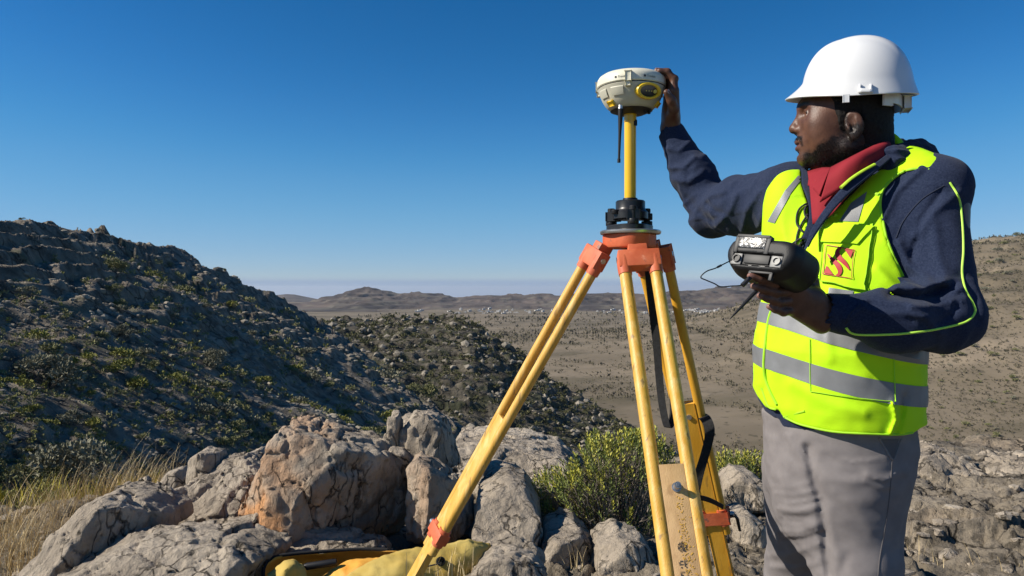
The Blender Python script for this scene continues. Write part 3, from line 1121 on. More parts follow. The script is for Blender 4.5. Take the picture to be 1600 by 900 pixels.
def shrub_mesh(name, seed, n, leafs, mleaf, tall=0.75, spread=0.5):
    r = np.random.default_rng(seed)
    mb = MB()
    blobs = []
    for k in range(r.integers(5, 9)):
        a = r.uniform(0, 6.28); q = spread * r.random() ** 0.6
        rr = r.uniform(0.16, 0.3)
        blobs.append(((math.cos(a) * q, math.sin(a) * q, tall * r.uniform(0.3, 0.75) * (1 - 0.5 * q)), (rr * 1.2, rr * 1.2, rr)))
    for (c, rr) in blobs:
        mid = np.array([c[0] * 0.4, c[1] * 0.4, c[2] * 0.4])
        mb.tube([(0, 0, -0.05), mid, np.array(c)], [0.02, 0.014, 0.006], 4, 1, cap=False)
    V, Fc = leaf_cloud(r, n, blobs, leafs)
    mb.add(V, Fc, 0)
    me = bpy.data.meshes.new(name)
    me.from_pydata(mb.v, [], mb.f); me.update()
    me.materials.append(mleaf); me.materials.append(M['twig'])
    me.polygons.foreach_set("material_index", np.array(mb.m, np.int32))
    return me


SHRUBS = [shrub_mesh("shrub", 100 + k, 420, 0.075, M['shrub'][k % 3], 0.8, 0.42) for k in range(6)]
BIG = [shrub_mesh("large_shrub", 200 + k, 2600, 0.036, M['shrub'][[1, 1, 0][k]], 0.75, 0.5) for k in range(3)]


def put(me, name, label, cat, p, s, a, group=None, sz=1.0):
    o = bpy.data.objects.new(name, me)
    o.location = [float(c) for c in p]
    o.scale = (s, s, s * sz)
    o.rotation_euler = (0, 0, a)
    COL.objects.link(o)
    return tag(o, label, cat, group)


def on_skyline(V, px):
    """the point of a sheet that stands highest in the photograph at px"""
    v = V.reshape(-1, 3); q = pix(v)
    k = np.where(np.abs(q[:, 0] - px) < 3)[0]
    return v[k[np.argmin(q[k, 1])]]


def on_sheet(V, px, py):
    """the point of a sheet nearest to where the photograph shows (px, py)"""
    q = pix(V.reshape(-1, 3))
    return V.reshape(-1, 3)[np.argmin((q[:, 0] - px) ** 2 + (q[:, 1] - py) ** 2)]


HV = H1['V'][:H1['n']]
G_H = "shrubs on the shaded hillside"
big = [(78, 580, 80, "wide dusty bush low on the shaded hillside near its left end", 1),
       (112, 650, 45, "upright grey bush on the shaded hillside below the wide dusty bush", 1),
       (115, 730, 130, "broadest olive-grey bush at the foot of the shaded hillside", 1),
       (48, 745, 80, "dense green bush left of the broadest olive-grey bush", 0),
       (335, 560, 45, "grey bush in the middle of the shaded hillside", 1),
       (195, 515, 40, "pale grey bush on the upper middle of the shaded hillside", 1),
       (37, 362, 8, "dark bush alone on the skyline at the top of the hill", 0),
       (352, 438, 7, "small dark bush on the skyline where the crest steps down", 0),
       (655, 600, 40, "grey-green bush where the hillside meets the gully", 0),
       (180, 412, 40, "dark bush just below the crest of the hill", 0),
       (175, 450, 30, "dark bush among the ledges of the upper hillside", 0)]
for i, (x, y, w, lb, kd) in enumerate(big):
    p = on_skyline(HV, x) if 'skyline' in lb else on_sheet(HV, x, y + 0.30 * w)
    s = w / FP * p[1] / 1.0
    put(BIG[[2, 0][kd] if i % 2 else [2, 1][kd]], "bush", lb, "bush", p - np.array([0, 0, 0.05]), s, i * 1.3, None, 0.9)
r = np.random.default_rng(17)
qh = pix(hv); okh = (qh[:, 0] > -40) & (qh[:, 0] < 720) & (qh[:, 1] < 800) & (qh[:, 1] > np.interp(qh[:, 0], crest_px, crest_py) + 14)
hsel = hv[okh]; dens = fbm(hsel / 9, 3, 300) + 0.35 * np.clip((pix(hsel)[:, 1] - 420) / 300, 0, 1) - 0.5 * np.clip((pix(hsel)[:, 0] - 250) / 450, 0, 1)
pr = np.clip(dens + 0.35, 0.02, 1); pr /= pr.sum()
for i, k in enumerate(r.choice(len(hsel), 250, replace=False, p=pr)):
    p = hsel[k]
    w = 12 + 26 * r.random() ** 2.0
    s = w / FP * p[1] / 1.15
    kd = int(r.integers(0, 6))
    qy = pix(p[None])[0]
    lv = (qy[1] - np.interp(qy[0], crest_px, crest_py)) / (790 - np.interp(qy[0], crest_px, crest_py))
    lb = "small %s shrub among the stones %s the shaded hillside" % (("olive-green", "dusty grey-green", "yellow-green")[kd % 3], "just under the crest of" if lv < 0.25 else "halfway up" if lv < 0.6 else "low on")
    put(SHRUBS[kd], "shrub", lb, "shrub", p - np.array([0, 0, 0.1 * s]), s, r.uniform(0, 6.28), G_H, r.uniform(0.65, 1))


def scrub_field(name, pts, sizes, seed, m, nl=26):
    """low scrub past counting: many small leaf clumps in one mesh"""
    r = np.random.default_rng(seed)
    Vs, Fs, b = [], [], 0
    base = []
    for k in range(6):
        blobs = [((r.uniform(-.3, .3), r.uniform(-.3, .3), r.uniform(.1, .45)), (.28, .28, .25)) for _ in range(4)]
        V, Fc = leaf_cloud(r, nl, blobs, 0.11 * (60 / nl) ** 0.5)
        base.append((np.array(V), np.array(Fc)))
    for i in range(len(pts)):
        V, Fc = base[i % 6]
        a = r.uniform(0, 6.28); c, s_ = math.cos(a), math.sin(a)
        v = V * sizes[i]
        Vs.append(np.stack([v[:, 0] * c - v[:, 1] * s_, v[:, 0] * s_ + v[:, 1] * c, v[:, 2]], 1) + pts[i]); Fs.append(Fc + b); b += len(V)
    o = mesh_np(name, np.concatenate(Vs), np.concatenate(Fs), m, None, False)
    o["kind"] = "stuff"
    return o


k = r.choice(len(hsel), 1500, replace=True, p=pr)
scrub_field("hillside_scrub", hsel[k], (6 + 9 * r.random(1500)) / FP * hsel[k][:, 1], 21, M['shrub'][0])
k = r.choice(len(hsel), 700, replace=True, p=pr)
scrub_field("hillside_herbs", hsel[k], (5 + 8 * r.random(700)) / FP * hsel[k][:, 1], 22, M['shrub'][2])
ksp = r.integers(0, len(sv), 1300)
scrub_field("spur_scrub", sv[ksp], (5 + 9 * r.random(1300)) / FP * sv[ksp][:, 1], 23, M['spurscrub'])
ksp = r.integers(0, len(sv), 700)
scrub_field("spur_herbs", sv[ksp], (3 + 5 * r.random(700)) / FP * sv[ksp][:, 1], 24, M['spurscrub'])
# the plain and the sunlit slope: shrubs one by one near us, the rest as a mass
pv = PL['V'][:360]
q = pix(pv.reshape(-1, 3))
psel = pv.reshape(-1, 3)
okp = (q[:, 0] > 1400) & (q[:, 0] < 1625) & (q[:, 1] < 760)
ps = psel[okp]
for i, k in enumerate(r.choice(len(ps), 170, replace=False)):
    p = ps[k]; w = 6 + 9 * r.random() ** 2
    lb = "low %s desert shrub dotted on the %s part of the sunlit slope behind the person" % (("olive", "olive", "grey")[i % 3], "upper" if p[2] > -20 else "lower")
    put(SHRUBS[[0, 3, 1][i % 3]], "desert_shrub", lb, "shrub", p, w / FP * p[1] / 1.1, r.uniform(0, 6.28), "shrubs dotted on the sunlit slope", 0.7)
k = r.choice(len(ps), 6500)
scrub_field("slope_scrub", ps[k], (1.4 + 3.4 * r.random(6500)) / FP * ps[k][:, 1], 25, M['plainscrub'], 6)
okp = (q[:, 0] > 560) & (q[:, 0] < 1420) & (psel[:, 1] < 1800)
ps = psel[okp]
dn = np.clip(fbm(ps / np.array([150, 90, 1]), 4, 301) + 0.25, 0.0, 1) * ps[:, 1] ** 0.3; dn /= dn.sum()
k = r.choice(len(ps), 24000, p=dn)
scrub_field("plain_scrub", ps[k], (1.4 + 4.6 * r.random(24000) ** 2.0) / FP * ps[k][:, 1], 26, M['plainscrub'], 5)

# ------------------------------------------------------------------ the far village
M['white'] = mat("whitewashed_wall", (0.50, 0.48, 0.445), 0.8, var=0.06)
M['pane'] = mat("dark_window", (0.03, 0.03, 0.035), 0.3)


def house_mesh(w, d, h, st):
    mb = MB()
    mb.box((0, 0, h / 2), np.eye(3), (w / 2, d / 2, h / 2))
    mb.box((0, 0, h + 0.4), np.eye(3), (w / 2 + 0.25, d / 2 + 0.25, 0.4))
    mb.box((w * 0.2, 0, h + 1.6), np.eye(3), (w * 0.2, d * 0.3, 1.2))
    for s_ in range(st):
        for x in np.arange(-w / 2 + 1.8, w / 2 - 1, 3.0):
            mb.box((x, -d / 2 - 0.03, 1.8 + 3.2 * s_), np.eye(3), (0.6, 0.06, 0.7), 1)
    me = bpy.data.meshes.new("village_house")
    me.from_pydata(mb.v, [], mb.f); me.update()
    me.materials.append(M['white']); me.materials.append(M['pane'])
    me.polygons.foreach_set("material_index", np.array(mb.m, np.int32))
    return me


HS = [house_mesh(12, 10, 6.6, 2), house_mesh(17, 10, 3.8, 1), house_mesh(9, 9, 6.8, 2), house_mesh(24, 12, 4.2, 1)]
r = np.random.default_rng(8)
for x0, x1, n in ((700, 900, 34), (900, 1000, 9), (1000, 1110, 18), (1090, 1190, 22), (620, 700, 3), (1190, 1300, 8)):
    for i in range(n):
        px_ = r.uniform(x0, x1); y = r.uniform(1780, 2080)
        x = (px_ - 800) / FP * y
        z = -60.5 + max(0, (y - 1950)) * 0.02
        kd = int(r.integers(0, 4))
        lb = "tiny white flat-roofed %s house in the far village %s" % (("two-storey", "low broad", "narrow two-storey", "long low")[kd], "left of the tripod" if px_ < 960 else "between the tripod legs" if px_ < 1040 else "between the tripod and the person")
        put(HS[kd], "village_house", lb, "house", (x, y, z), r.uniform(0.4, 0.75), r.uniform(-0.5, 0.5), "white houses of the far village")
# ------------------------------------------------------------------ tripod
M['yellow'] = mat("yellow_painted_wood", (0.56, 0.30, 0.035), 0.5, col2=(0.64, 0.37, 0.07), scale=5, stretch=(9, 9, 0.9), detail=6, bump=0.0006, bscale=40)
over_noise(M['yellow'], (0.72, 0.50, 0.19), 6, 0.5, 0.70, 6, stretch=(8, 8, 0.8), amount=0.6)
over_noise(M['yellow'], (0.20, 0.12, 0.05), 9, 0.60, 0.70, 8, stretch=(9, 9, 0.7), amount=0.8)
M['yellow2'] = mat("deep_yellow_varnished_wood", (0.62, 0.30, 0.02), 0.42, col2=(0.70, 0.37, 0.04), scale=4, stretch=(8, 8, 0.6), bump=0.0004, bscale=30)
over_noise(M['yellow2'], (0.34, 0.18, 0.04), 7, 0.61, 0.71, 6, stretch=(9, 9, 0.7), amount=0.6)
M['tan'] = mat("worn_tan_wood", (0.47, 0.29, 0.13), 0.6, col2=(0.56, 0.36, 0.17), scale=6, stretch=(9, 9, 0.8), bump=0.0006, bscale=50)
over_noise(M['tan'], (0.30, 0.17, 0.07), 7, 0.62, 0.72, 7, stretch=(5, 5, 1.5), amount=0.7)
M['ochre'] = mat("flaking_yellow_paint", (0.62, 0.36, 0.05), 0.7, var=0.25, scale=90)
M['ink'] = mat("worn_dark_print", (0.05, 0.045, 0.04), 0.7, col2=(0.30, 0.19, 0.09), scale=160, lo=0.45, hi=0.62)
M['orange'] = mat("scuffed_orange_red_paint", (0.50, 0.095, 0.032), 0.6, col2=(0.60, 0.14, 0.055), scale=22, bump=0.0006, bscale=90)
over_noise(M['orange'], (0.17, 0.10, 0.075), 30, 0.60, 0.68, 7, amount=0.8)
over_noise(M['orange'], (0.80, 0.34, 0.21), 24, 0.60, 0.70, 6, amount=0.6)
M['steel'] = mat("scuffed_steel", (0.50, 0.50, 0.49), 0.38, metal=0.9, var=0.2, scale=30)
M['black'] = mat("black_plastic", (0.010, 0.010, 0.011), 0.5, var=0.3, scale=25, spec=0.35)
M['blackmetal'] = mat("black_anodised_metal", (0.018, 0.018, 0.019), 0.35, var=0.3, scale=40, metal=0.2)
M['webbing'] = mat("black_webbing_strap", (0.009, 0.009, 0.010), 0.95, bump=0.0012, bscale=400, var=0.4, scale=120)
M['cream'] = mat("cream_instrument_plastic", (0.66, 0.63, 0.49), 0.45, var=0.05, scale=14, bump=0.0002, bscale=300)
M['cream2'] = mat("grey_cream_plastic", (0.50, 0.48, 0.38), 0.5, var=0.06, scale=14)
M['yplastic'] = mat("yellow_plastic", (0.78, 0.50, 0.02), 0.4, var=0.06, scale=10)
M['polepaint'] = mat("yellow_enamel", (0.80, 0.47, 0.015), 0.28, var=0.04, scale=10, coat=0.4)
M['screen'] = mat("dark_glossy_screen", (0.02, 0.025, 0.02), 0.12)
M['led'] = mat("small_led", (0.6, 0.5, 0.1), 0.4)

HEAD = P(985, 380, 2.15)
HX, HY, HZ = HEAD
tri = thing("surveying_tripod", "yellow wooden survey tripod with scuffed orange-red head and clamps, its legs spread on the rocks", "tripod", (HX, HY, -1.25))
plz = (450 - 364) / FP * 2.15                       # top of the orange head
mb = MB()
mb.lathe((HX, HY, plz), [(0.02, -0.004), (0.083, -0.004), (0.085, 0.0), (0.085, 0.004), (0.081, 0.0065), (0.0, 0.0065)], 64)
mb.build("head_plate", M['steel'], tri)
mb = MB()                                           # the cast head: a rounded triangle with three lugs
tri_r = []
for k in range(60):
    th = 2 * math.pi * k / 60
    tri_r.append(0.073 + 0.007 * math.cos(3 * (th + 1.55)))
prof = [(0.86, -0.044), (0.96, -0.041), (1.0, -0.036), (1.0, -0.007), (0.97, -0.0045), (0.3, -0.0045)]
V, Fc = [], []
for s_, h_ in prof:
    for k in range(60):
        th = 2 * math.pi * k / 60
        V.append((HX + math.cos(th) * tri_r[k] * s_, HY + math.sin(th) * tri_r[k] * s_, plz + h_))
for i in range(len(prof) - 1):
    for k in range(60):
        k2 = (k + 1) % 60
        Fc.append((i * 60 + k, i * 60 + k2, (i + 1) * 60 + k2, (i + 1) * 60 + k))
Fc.append(tuple(range(59, -1, -1)))
mb.add(V, Fc)
mb.build("head", M['orange'], tri)
mb = MB()                                           # centring screw under the head
mb.lathe((HX, HY, plz - 0.06), [(0.012, 0), (0.014, 0.004), (0.014, 0.03), (0.010, 0.034), (0.010, 0.055)], 24)
mb.lathe((HX, HY, plz - 0.075), [(0.018, 0), (0.02, 0.003), (0.02, 0.014), (0.016, 0.017)], 24)
mb.build("centring_screw", M['blackmetal'], tri)


def leg(az, top, foot, clamp_t, gap, low_gap, detail):
    """one leg: top and foot points of its axis; rods gap apart, side by side across the direction az"""
    top = np.asarray(top); foot = np.asarray(foot)
    ax = nrm(foot - top)
    out = np.array([math.cos(az), math.sin(az), 0])
    side = nrm(np.cross(ax, out))                   # across the leg
    nout = nrm(np.cross(side, ax))                  # the leg's outer face
    if nout @ out < 0:
        nout = -nout
    L = np.linalg.norm(foot - top)
    tc_ = L * clamp_t
    # lower leg with its pointed shoe: the leg's own mesh
    mb = MB()
    t0 = detail['panel_top'] * L
    c = top + ax * (t0 + L) / 2
    mb.box(c, (side, nout, ax), (low_gap / 2, 0.012, (L - t0) / 2), 0, 0.002)
    lg = mb.build("leg", detail['panel_mat'], tri)
    if detail.get('label'):
        lg["label"] = detail['label']
    sub = lambda mb_, nm, m_: mb_.build(nm, m_, lg)
    mb = MB()
    mb.tube([foot - ax * 0.03, foot + ax * 0.04, foot + ax * 0.10], [0.021, 0.019, 0.002], 16)
    sub(mb, "shoe", M['steel'])
    mb = MB()
    mb.box(foot + nout * 0.03 - ax * 0.01, (side, nout, ax), (0.02, 0.035, 0.006), 0, 0.002)
    sub(mb, "foot_step", M['orange'])
    g1 = detail.get('gap_low', gap)
    for s_ in (-1, 1):
        mb = MB()
        a = top + side * s_ * gap / 2 + ax * 0.035
        b = top + ax * (tc_ + 0.06) + side * s_ * g1 / 2
        mb.tube([a + (b - a) * t for t in np.linspace(0, 1, 9)], detail['rod_r'], 18)
        sub(mb, "rod", detail['rod_mat'])
    # hinge casting
    mb = MB()
    mb.box(top + ax * 0.030, (side, nout, ax), (gap / 2 + 0.015, 0.018, 0.026), 0, 0.004, 1.0)
    for s_ in (-1, 1):
        q = top + side * s_ * gap / 2
        mb.tube([q + ax * 0.02, q + ax * 0.052, q + ax * 0.074], [0.0185, 0.019, 0.0178], 18)
    mb.box(top + ax * 0.004 - nout * 0.008, (side, nout, ax), (gap / 2 * 0.62, 0.022, 0.02), 0, 0.003)
    sub(mb, "hinge", M['orange'])
    for s_ in (-1, 1):
        mb = MB()
        q = top + side * s_ * (gap / 2 + 0.013) + ax * 0.026
        mb.tube([q, q + side * s_ * 0.006], [0.008, 0.008], 6)
        sub(mb, "hinge_bolt", M['steel'])
    # clamp
    mb = MB()
    c = top + ax * tc_
    cg = g1 / 2
    mb.box(c, (side, nout, ax), (cg + 0.019, 0.018, 0.018), 0, 0.004)
    for s_ in (-1, 1):
        q = c + side * s_ * cg
        mb.tube([q - ax * 0.028, q + ax * 0.028], [0.0178, 0.0178], 18)
    sub(mb, "clamp", M['orange'])
    mb = MB()
    ls = detail.get('lever', 1)
    q = c + side * ls * (cg + 0.022)
    mb.tube([q - ax * 0.0, q + side * ls * 0.014, q + side * ls * 0.020 + ax * 0.012, q + side * ls * 0.02 + ax * 0.055], [0.008, 0.008, 0.007, 0.006], 10, flat=0.7)
    sub(mb, "clamp_lever", M['black'])
    mb = MB()
    q = c + side * ls * (cg + 0.024) + nout * 0.004
    mb.tube([q, q + side * ls * 0.012], [0.010, 0.009], 14)
    sub(mb, "clamp_bolt", M['steel'])
    return lg, ax, side, nout, L


legA = leg(math.pi + 0.42, P(937, 388, 2.15), np.array([-0.50, 2.36, -1.24]), 0.62, 0.058, 0.040,
           dict(panel_top=0.36, panel_mat=M['yellow'], rod_mat=M['yellow'], rod_r=0.0142, gap_low=0.044, lever=1))
topB = P(996, 392, 2.075)
footB = np.array([0.412, 1.27, -1.28])
legB = leg(-math.pi / 2, topB, footB, 0.86, 0.082, 0.058,
           dict(panel_top=0.37, panel_mat=M['tan'], rod_mat=M['yellow'], rod_r=0.0160, gap_low=0.080, lever=-1, label="front leg with a worn tan centre board between its rods"))
topC = P(1018, 388, 2.20)
footC = np.array([0.765, 2.52, -1.22])
legC = leg(1.2, topC, footC, 0.62, 0.074, 0.046,
           dict(panel_top=0.345, panel_mat=M['yellow2'], rod_mat=M['yellow2'], rod_r=0.0140, gap_low=0.062, lever=1))

# the front leg's bolt, worn print and flaking paint on the tan board
lgB, axB, sideB, noutB, LB = legB
if sideB[0] < 0:
    sideB = -sideB


def on_board(u, t, o=0.0125):
    """a point of the tan board: u across, t metres down from the top of the leg"""
    return topB + axB * t + sideB * u + noutB * o


bd0 = 0.37 * LB
mb = MB()
c = on_board(0.004, bd0 + 0.055)
mb.tube([c, c + noutB * 0.022], [0.0075, 0.0075], 18)
mb.tube([c + noutB * 0.0221, c + noutB * 0.0235], [0.0045, 0.004], 6)
mb.tube([c - noutB * 0.001, c + noutB * 0.003], [0.011, 0.011], 18)
mb.build("bolt", M['steel'], lgB)
mb = MB()
r = np.random.default_rng(4)
GL = {'S': ["111", "100", "111", "001", "111"], 'E': ["111", "100", "110", "100", "111"], 'C': ["111", "100", "100", "100", "111"], 'O': ["111", "101", "101", "101", "111"]}
t = bd0 + 0.215
for row in ("SE", "EE", "ES", "SE", "CS", "OE", "SC"):
    for ci, ch in enumerate(row):
        for yy, ln in enumerate(GL[ch]):
            for xx, b_ in enumerate(ln):
                if b_ == "1" and r.random() < 0.72:
                    q = on_board(-0.014 + ci * 0.011 + xx * 0.003, t + yy * 0.0032, 0.0124 + r.random() * 0.0002)
                    mb.box(q, (sideB, axB, noutB), (0.0014, 0.0015, 0.0002))
    t += 0.0225
mb.build("printed_marks", M['ink'], lgB, smooth=False)
mb = MB()
for i in range(150):                                # dark smudge round the worn emblem and flakes of paint below it
    a = r.uniform(0, 6.28); q_ = 0.011 * r.random() ** 0.5
    q = on_board(-0.002 + math.cos(a) * q_, bd0 + 0.185 + math.sin(a) * q_ * 1.0, 0.0124)
    mb.box(q, (sideB, axB, noutB), (r.uniform(0.0004, 0.0013), r.uniform(0.0004, 0.0016), 0.0002))
mb.build("smudge", M['ink'], lgB, smooth=False)
mb = MB()
for i in range(420):
    t_ = bd0 + 0.07 + 0.43 * r.random() ** 0.7
    w_ = 0.004 + 0.012 * (t_ - bd0)
    q = on_board(0.004 + 0.012 * (t_ - bd0) * 1.5 + r.normal() * w_, t_, 0.0126)
    a = r.uniform(0, 3.14)
    e1 = sideB * math.cos(a) + axB * math.sin(a); e2 = np.cross(noutB, e1)
    mb.box(q, (e1, e2, noutB), (r.uniform(0.0006, 0.0034) * (0.6 + 1.2 * (t_ - bd0)), r.uniform(0.0004, 0.0012), 0.0003))
for i in range(9):                                  # curling flakes low on the board
    q = on_board(r.uniform(-0.004, 0.02), bd0 + 0.42 + 0.07 * r.random(), 0.0135)
    a = r.uniform(0, 3.14)
    e1 = sideB * math.cos(a) + axB * math.sin(a) + noutB * 0.3; e2 = np.cross(noutB, e1)
    mb.box(q, (e1, e2, np.cross(e1, e2)), (0.006, 0.0028, 0.0006))
mb.build("paint_flakes", M['ochre'], lgB, smooth=False)

# screws of the back leg's board, black straps
lgC, axC, sideC, noutC, LC = legC
mb = MB()
q = topC + axC * (0.345 * LC + 0.035) - noutC * 0.012 + np.array([0, -0.0, 0])
for sg in (-1, 1):
    mb.tube([topC + axC * (0.345 * LC + 0.04) + noutC * 0.012 * sg, topC + axC * (0.345 * LC + 0.04) + noutC * 0.016 * sg], [0.008, 0.008], 12)
mb.build("board_screw", M['steel'], lgC)


def ribbon(name, pts, w, wdir, m, parent, th=0.0016):
    pts = smooth_path(pts, 8)
    mb = MB(); V, Fc = [], []
    n = len(pts)
    for i, p in enumerate(pts):
        wd = nrm(np.asarray(wdir[0]) * (1 - i / (n - 1)) + np.asarray(wdir[1]) * (i / (n - 1)))
        t_ = nrm(pts[min(i + 1, n - 1)] - pts[max(i - 1, 0)])
        nn = nrm(np.cross(wd, t_))
        for a_, b_ in ((-1, -1), (1, -1), (1, 1), (-1, 1)):
            V.append(p + wd * a_ * w / 2 + nn * b_ * th / 2)
    for i in range(n - 1):
        for k in range(4):
            k2 = (k + 1) % 4
            Fc.append((i * 4 + k, i * 4 + k2, i * 4 + 4 + k2, i * 4 + 4 + k))
    Fc.append((0, 3, 2, 1)); Fc.append((n * 4 - 4, n * 4 - 3, n * 4 - 2, n * 4 - 1))
    mb.add(V, Fc)
    return mb.build(name, m, parent)


ribbon("carrying_strap", [P(1013, 418, 2.17), P(1018, 470, 2.16), P(1026, 540, 2.15), P(1031, 600, 2.14), P(1036, 640, 2.12), P(1044, 668, 2.10), P(1052, 640, 2.14), P(1046, 560, 2.19), P(1036, 470, 2.21)],
       0.022, ((0.9, -0.35, 0), (0.6, -0.8, 0)), M['webbing'], tri)
ribbon("tie_strap", [P(1092, 648, 2.36), P(1103, 655, 2.27), P(1109, 675, 2.24), P(1103, 705, 2.235), P(1093, 738, 2.235), P(1086, 768, 2.24), P(1083, 790, 2.27)],
       0.030, ((0.9, -0.2, 0.4), (0.95, -0.2, 0.2)), M['webbing'], tri, 0.004)
ribbon("tie_strap", [P(1083, 786, 2.26), P(1092, 778, 2.24), P(1110, 782, 2.25), P(1130, 792, 2.28)], 0.016, ((0, -0.3, 1), (0, -0.3, 1)), M['black'], tri, 0.003)

# ------------------------------------------------------------------ tribrach, pole, receiver
TX, TY = HX, HY
tb = thing("tribrach", "black tribrach with three knurled foot screws fixed on top of the orange tripod head", "tribrach", (TX, TY, plz + 0.0065))
z0 = plz + 0.007
mb = MB()
V, Fc = [], []
for s_, h_ in ((0.97, 0), (1.0, 0.002), (1.0, 0.013), (0.97, 0.015), (0.2, 0.015)):
    for k in range(60):
        th = 2 * math.pi * k / 60
        rr = (0.062 + 0.008 * math.cos(3 * (th - 0.5))) * s_
        V.append((TX + math.cos(th) * rr, TY + math.sin(th) * rr, z0 + h_))
for i in range(4):
    for k in range(60):
        k2 = (k + 1) % 60
        Fc.append((i * 60 + k, i * 60 + k2, (i + 1) * 60 + k2, (i + 1) * 60 + k))
Fc.append(tuple(range(59, -1, -1)))
mb.add(V, Fc)
mb.build("base_plate", M['blackmetal'], tb)
mb = MB()
mb.lathe((TX, TY, z0 + 0.030), [(0.046, 0), (0.049, 0.002), (0.049, 0.020), (0.043, 0.026), (0.041, 0.032), (0.041, 0.050), (0.038, 0.053), (0.0, 0.053)], 48)
for k in range(3):
    th = 0.5 + k * 2 * math.pi / 3
    u = np.array([math.cos(th), math.sin(th), 0]); w = np.array([-u[1], u[0], 0])
    mb.box(np.array([TX, TY, z0 + 0.040]) + u * 0.052, (u, w, (0, 0, 1)), (0.014, 0.017, 0.010), 0, 0.003)
mb.build("body", M['blackmetal'], tb)
for k in range(3):
    th = 0.5 + k * 2 * math.pi / 3
    u = np.array([math.cos(th), math.sin(th), 0])
    c = np.array([TX, TY, z0]) + u * 0.058
    mb = MB()
    V, Fc = [], []
    n = 40
    for rr, hh in ((0.011, 0.014), (0.0145, 0.015), (0.0148, 0.0165), (0.0148, 0.0265), (0.0145, 0.028), (0.009, 0.0285), (0.009, 0.052), (0.0105, 0.053), (0.0105, 0.062), (0.009, 0.064), (0.0, 0.064)):
        for q in range(n):
            t_ = 2 * math.pi * q / n
            r2 = rr * (1 + (0.06 if (q % 2 and 0.0145 < rr) else 0))
            V.append((c[0] + math.cos(t_) * r2, c[1] + math.sin(t_) * r2, z0 + hh - z0 + c[2]))
    for i in range(10):
        for q in range(n):
            q2 = (q + 1) % n
            Fc.append((i * n + q, i * n + q2, (i + 1) * n + q2, (i + 1) * n + q))
    mb.add(V, Fc)
    mb.build("foot_screw", M['black'], tb)
mb = MB()
c = np.array([TX + 0.010, TY - 0.049, z0 + 0.040])
mb.tube([c, c + np.array([0.002, -0.012, 0])], [0.0105, 0.0105], 24)
mb.tube([c + np.array([0.002, -0.0121, 0]), c + np.array([0.0022, -0.014, 0])], [0.007, 0.006], 20)
mb.build("locking_knob", M['black'], tb)
mb = MB()
c = np.array([TX - 0.045, TY - 0.020, z0 + 0.044])
mb.lathe(c, [(0.0105, 0), (0.0115, 0.002), (0.0115, 0.010), (0.010, 0.012), (0, 0.012)], 24)
mb.build("bubble_level", M['black'], tb)

pole_z0 = z0 + 0.084
pole_z1 = (450 - 164) / FP * 2.06
pl = thing("extension_pole", "short yellow extension pole standing upright between the black tribrach and the receiver", "pole", (TX, TY, pole_z0))
RC = P(986.5, 137, 2.13)
mb = MB()
pb = np.array([TX - 0.0005, TY, pole_z0]); pt = np.array([RC[0] - 0.003, RC[1], pole_z1])
mb.tube([pb + (pt - pb) * t for t in np.linspace(0, 1, 6)], 0.0165, 32)
mb.build("tube", M['polepaint'], pl)
mb = MB()
mb.tube([pt - (pt - pb) * 0.0 - np.array([0, 0, 0.03]), pt + np.array([0, 0, 0.012])], [0.0175, 0.0175], 32)
mb.build("collar", M['polepaint'], pl)
mb = MB()
q = pt + np.array([0.0125, -0.0125, -0.035])
mb.box(q, ((1, 1, 0), (1, -1, 0), (0, 0, 1)), (0.003, 0.0025, 0.007), 0, 0.001)
mb.build("locking_button", M['black'], pl)
mb = MB()
mb.tube([pb, pb + np.array([0, 0, 0.006])], [0.021, 0.02], 32)
mb.build("pole_foot", M['black'], pl)

rx, ry = RC[0], RC[1]
mpx = (RC[1] - 0.075) / FP
zz = lambda py: (450 - py) * mpx
rec = thing("gnss_receiver", "round cream satellite survey receiver with a yellow-rimmed display, mounted on the yellow pole", "receiver", (rx, ry, zz(170)))
mb = MB()
mb.lathe((rx, ry, 0), [(0.0925, zz(127.5)), (0.0948, zz(126)), (0.0946, zz(119)), (0.0930, zz(114.5)), (0.0885, zz(110.5)), (0.078, zz(106.5)), (0.060, zz(103.6)), (0.030, zz(101.8)), (0.0, zz(101.4))], 96)
mb.build("top_shell", M['cream'], rec)
mb = MB()
mb.lathe((rx, ry, 0), [(0.050, zz(163)), (0.058, zz(162.4)), (0.0655, zz(159)), (0.0735, zz(153.5)), (0.0800, zz(147)), (0.0845, zz(141)), (0.0880, zz(136)), (0.0908, zz(132)), (0.0925, zz(129.5)), (0.090, zz(128.2))], 96)
mb.build("lower_shell", M['cream2'], rec)
mb = MB()
mb.lathe((rx, ry, 0), [(0.088, zz(129)), (0.0915, zz(128.7)), (0.0915, zz(127.4)), (0.088, zz(127))], 96)
mb.lathe((rx, ry, 0), [(0.020, zz(169)), (0.036, zz(169)), (0.046, zz(166.5)), (0.058, zz(164)), (0.052, zz(162.6))], 64)
mb.build("seal_ring", M['black'], rec)


def on_rec(th, z, rad):
    return np.array([rx + math.cos(th) * rad, ry + math.sin(th) * rad, z])


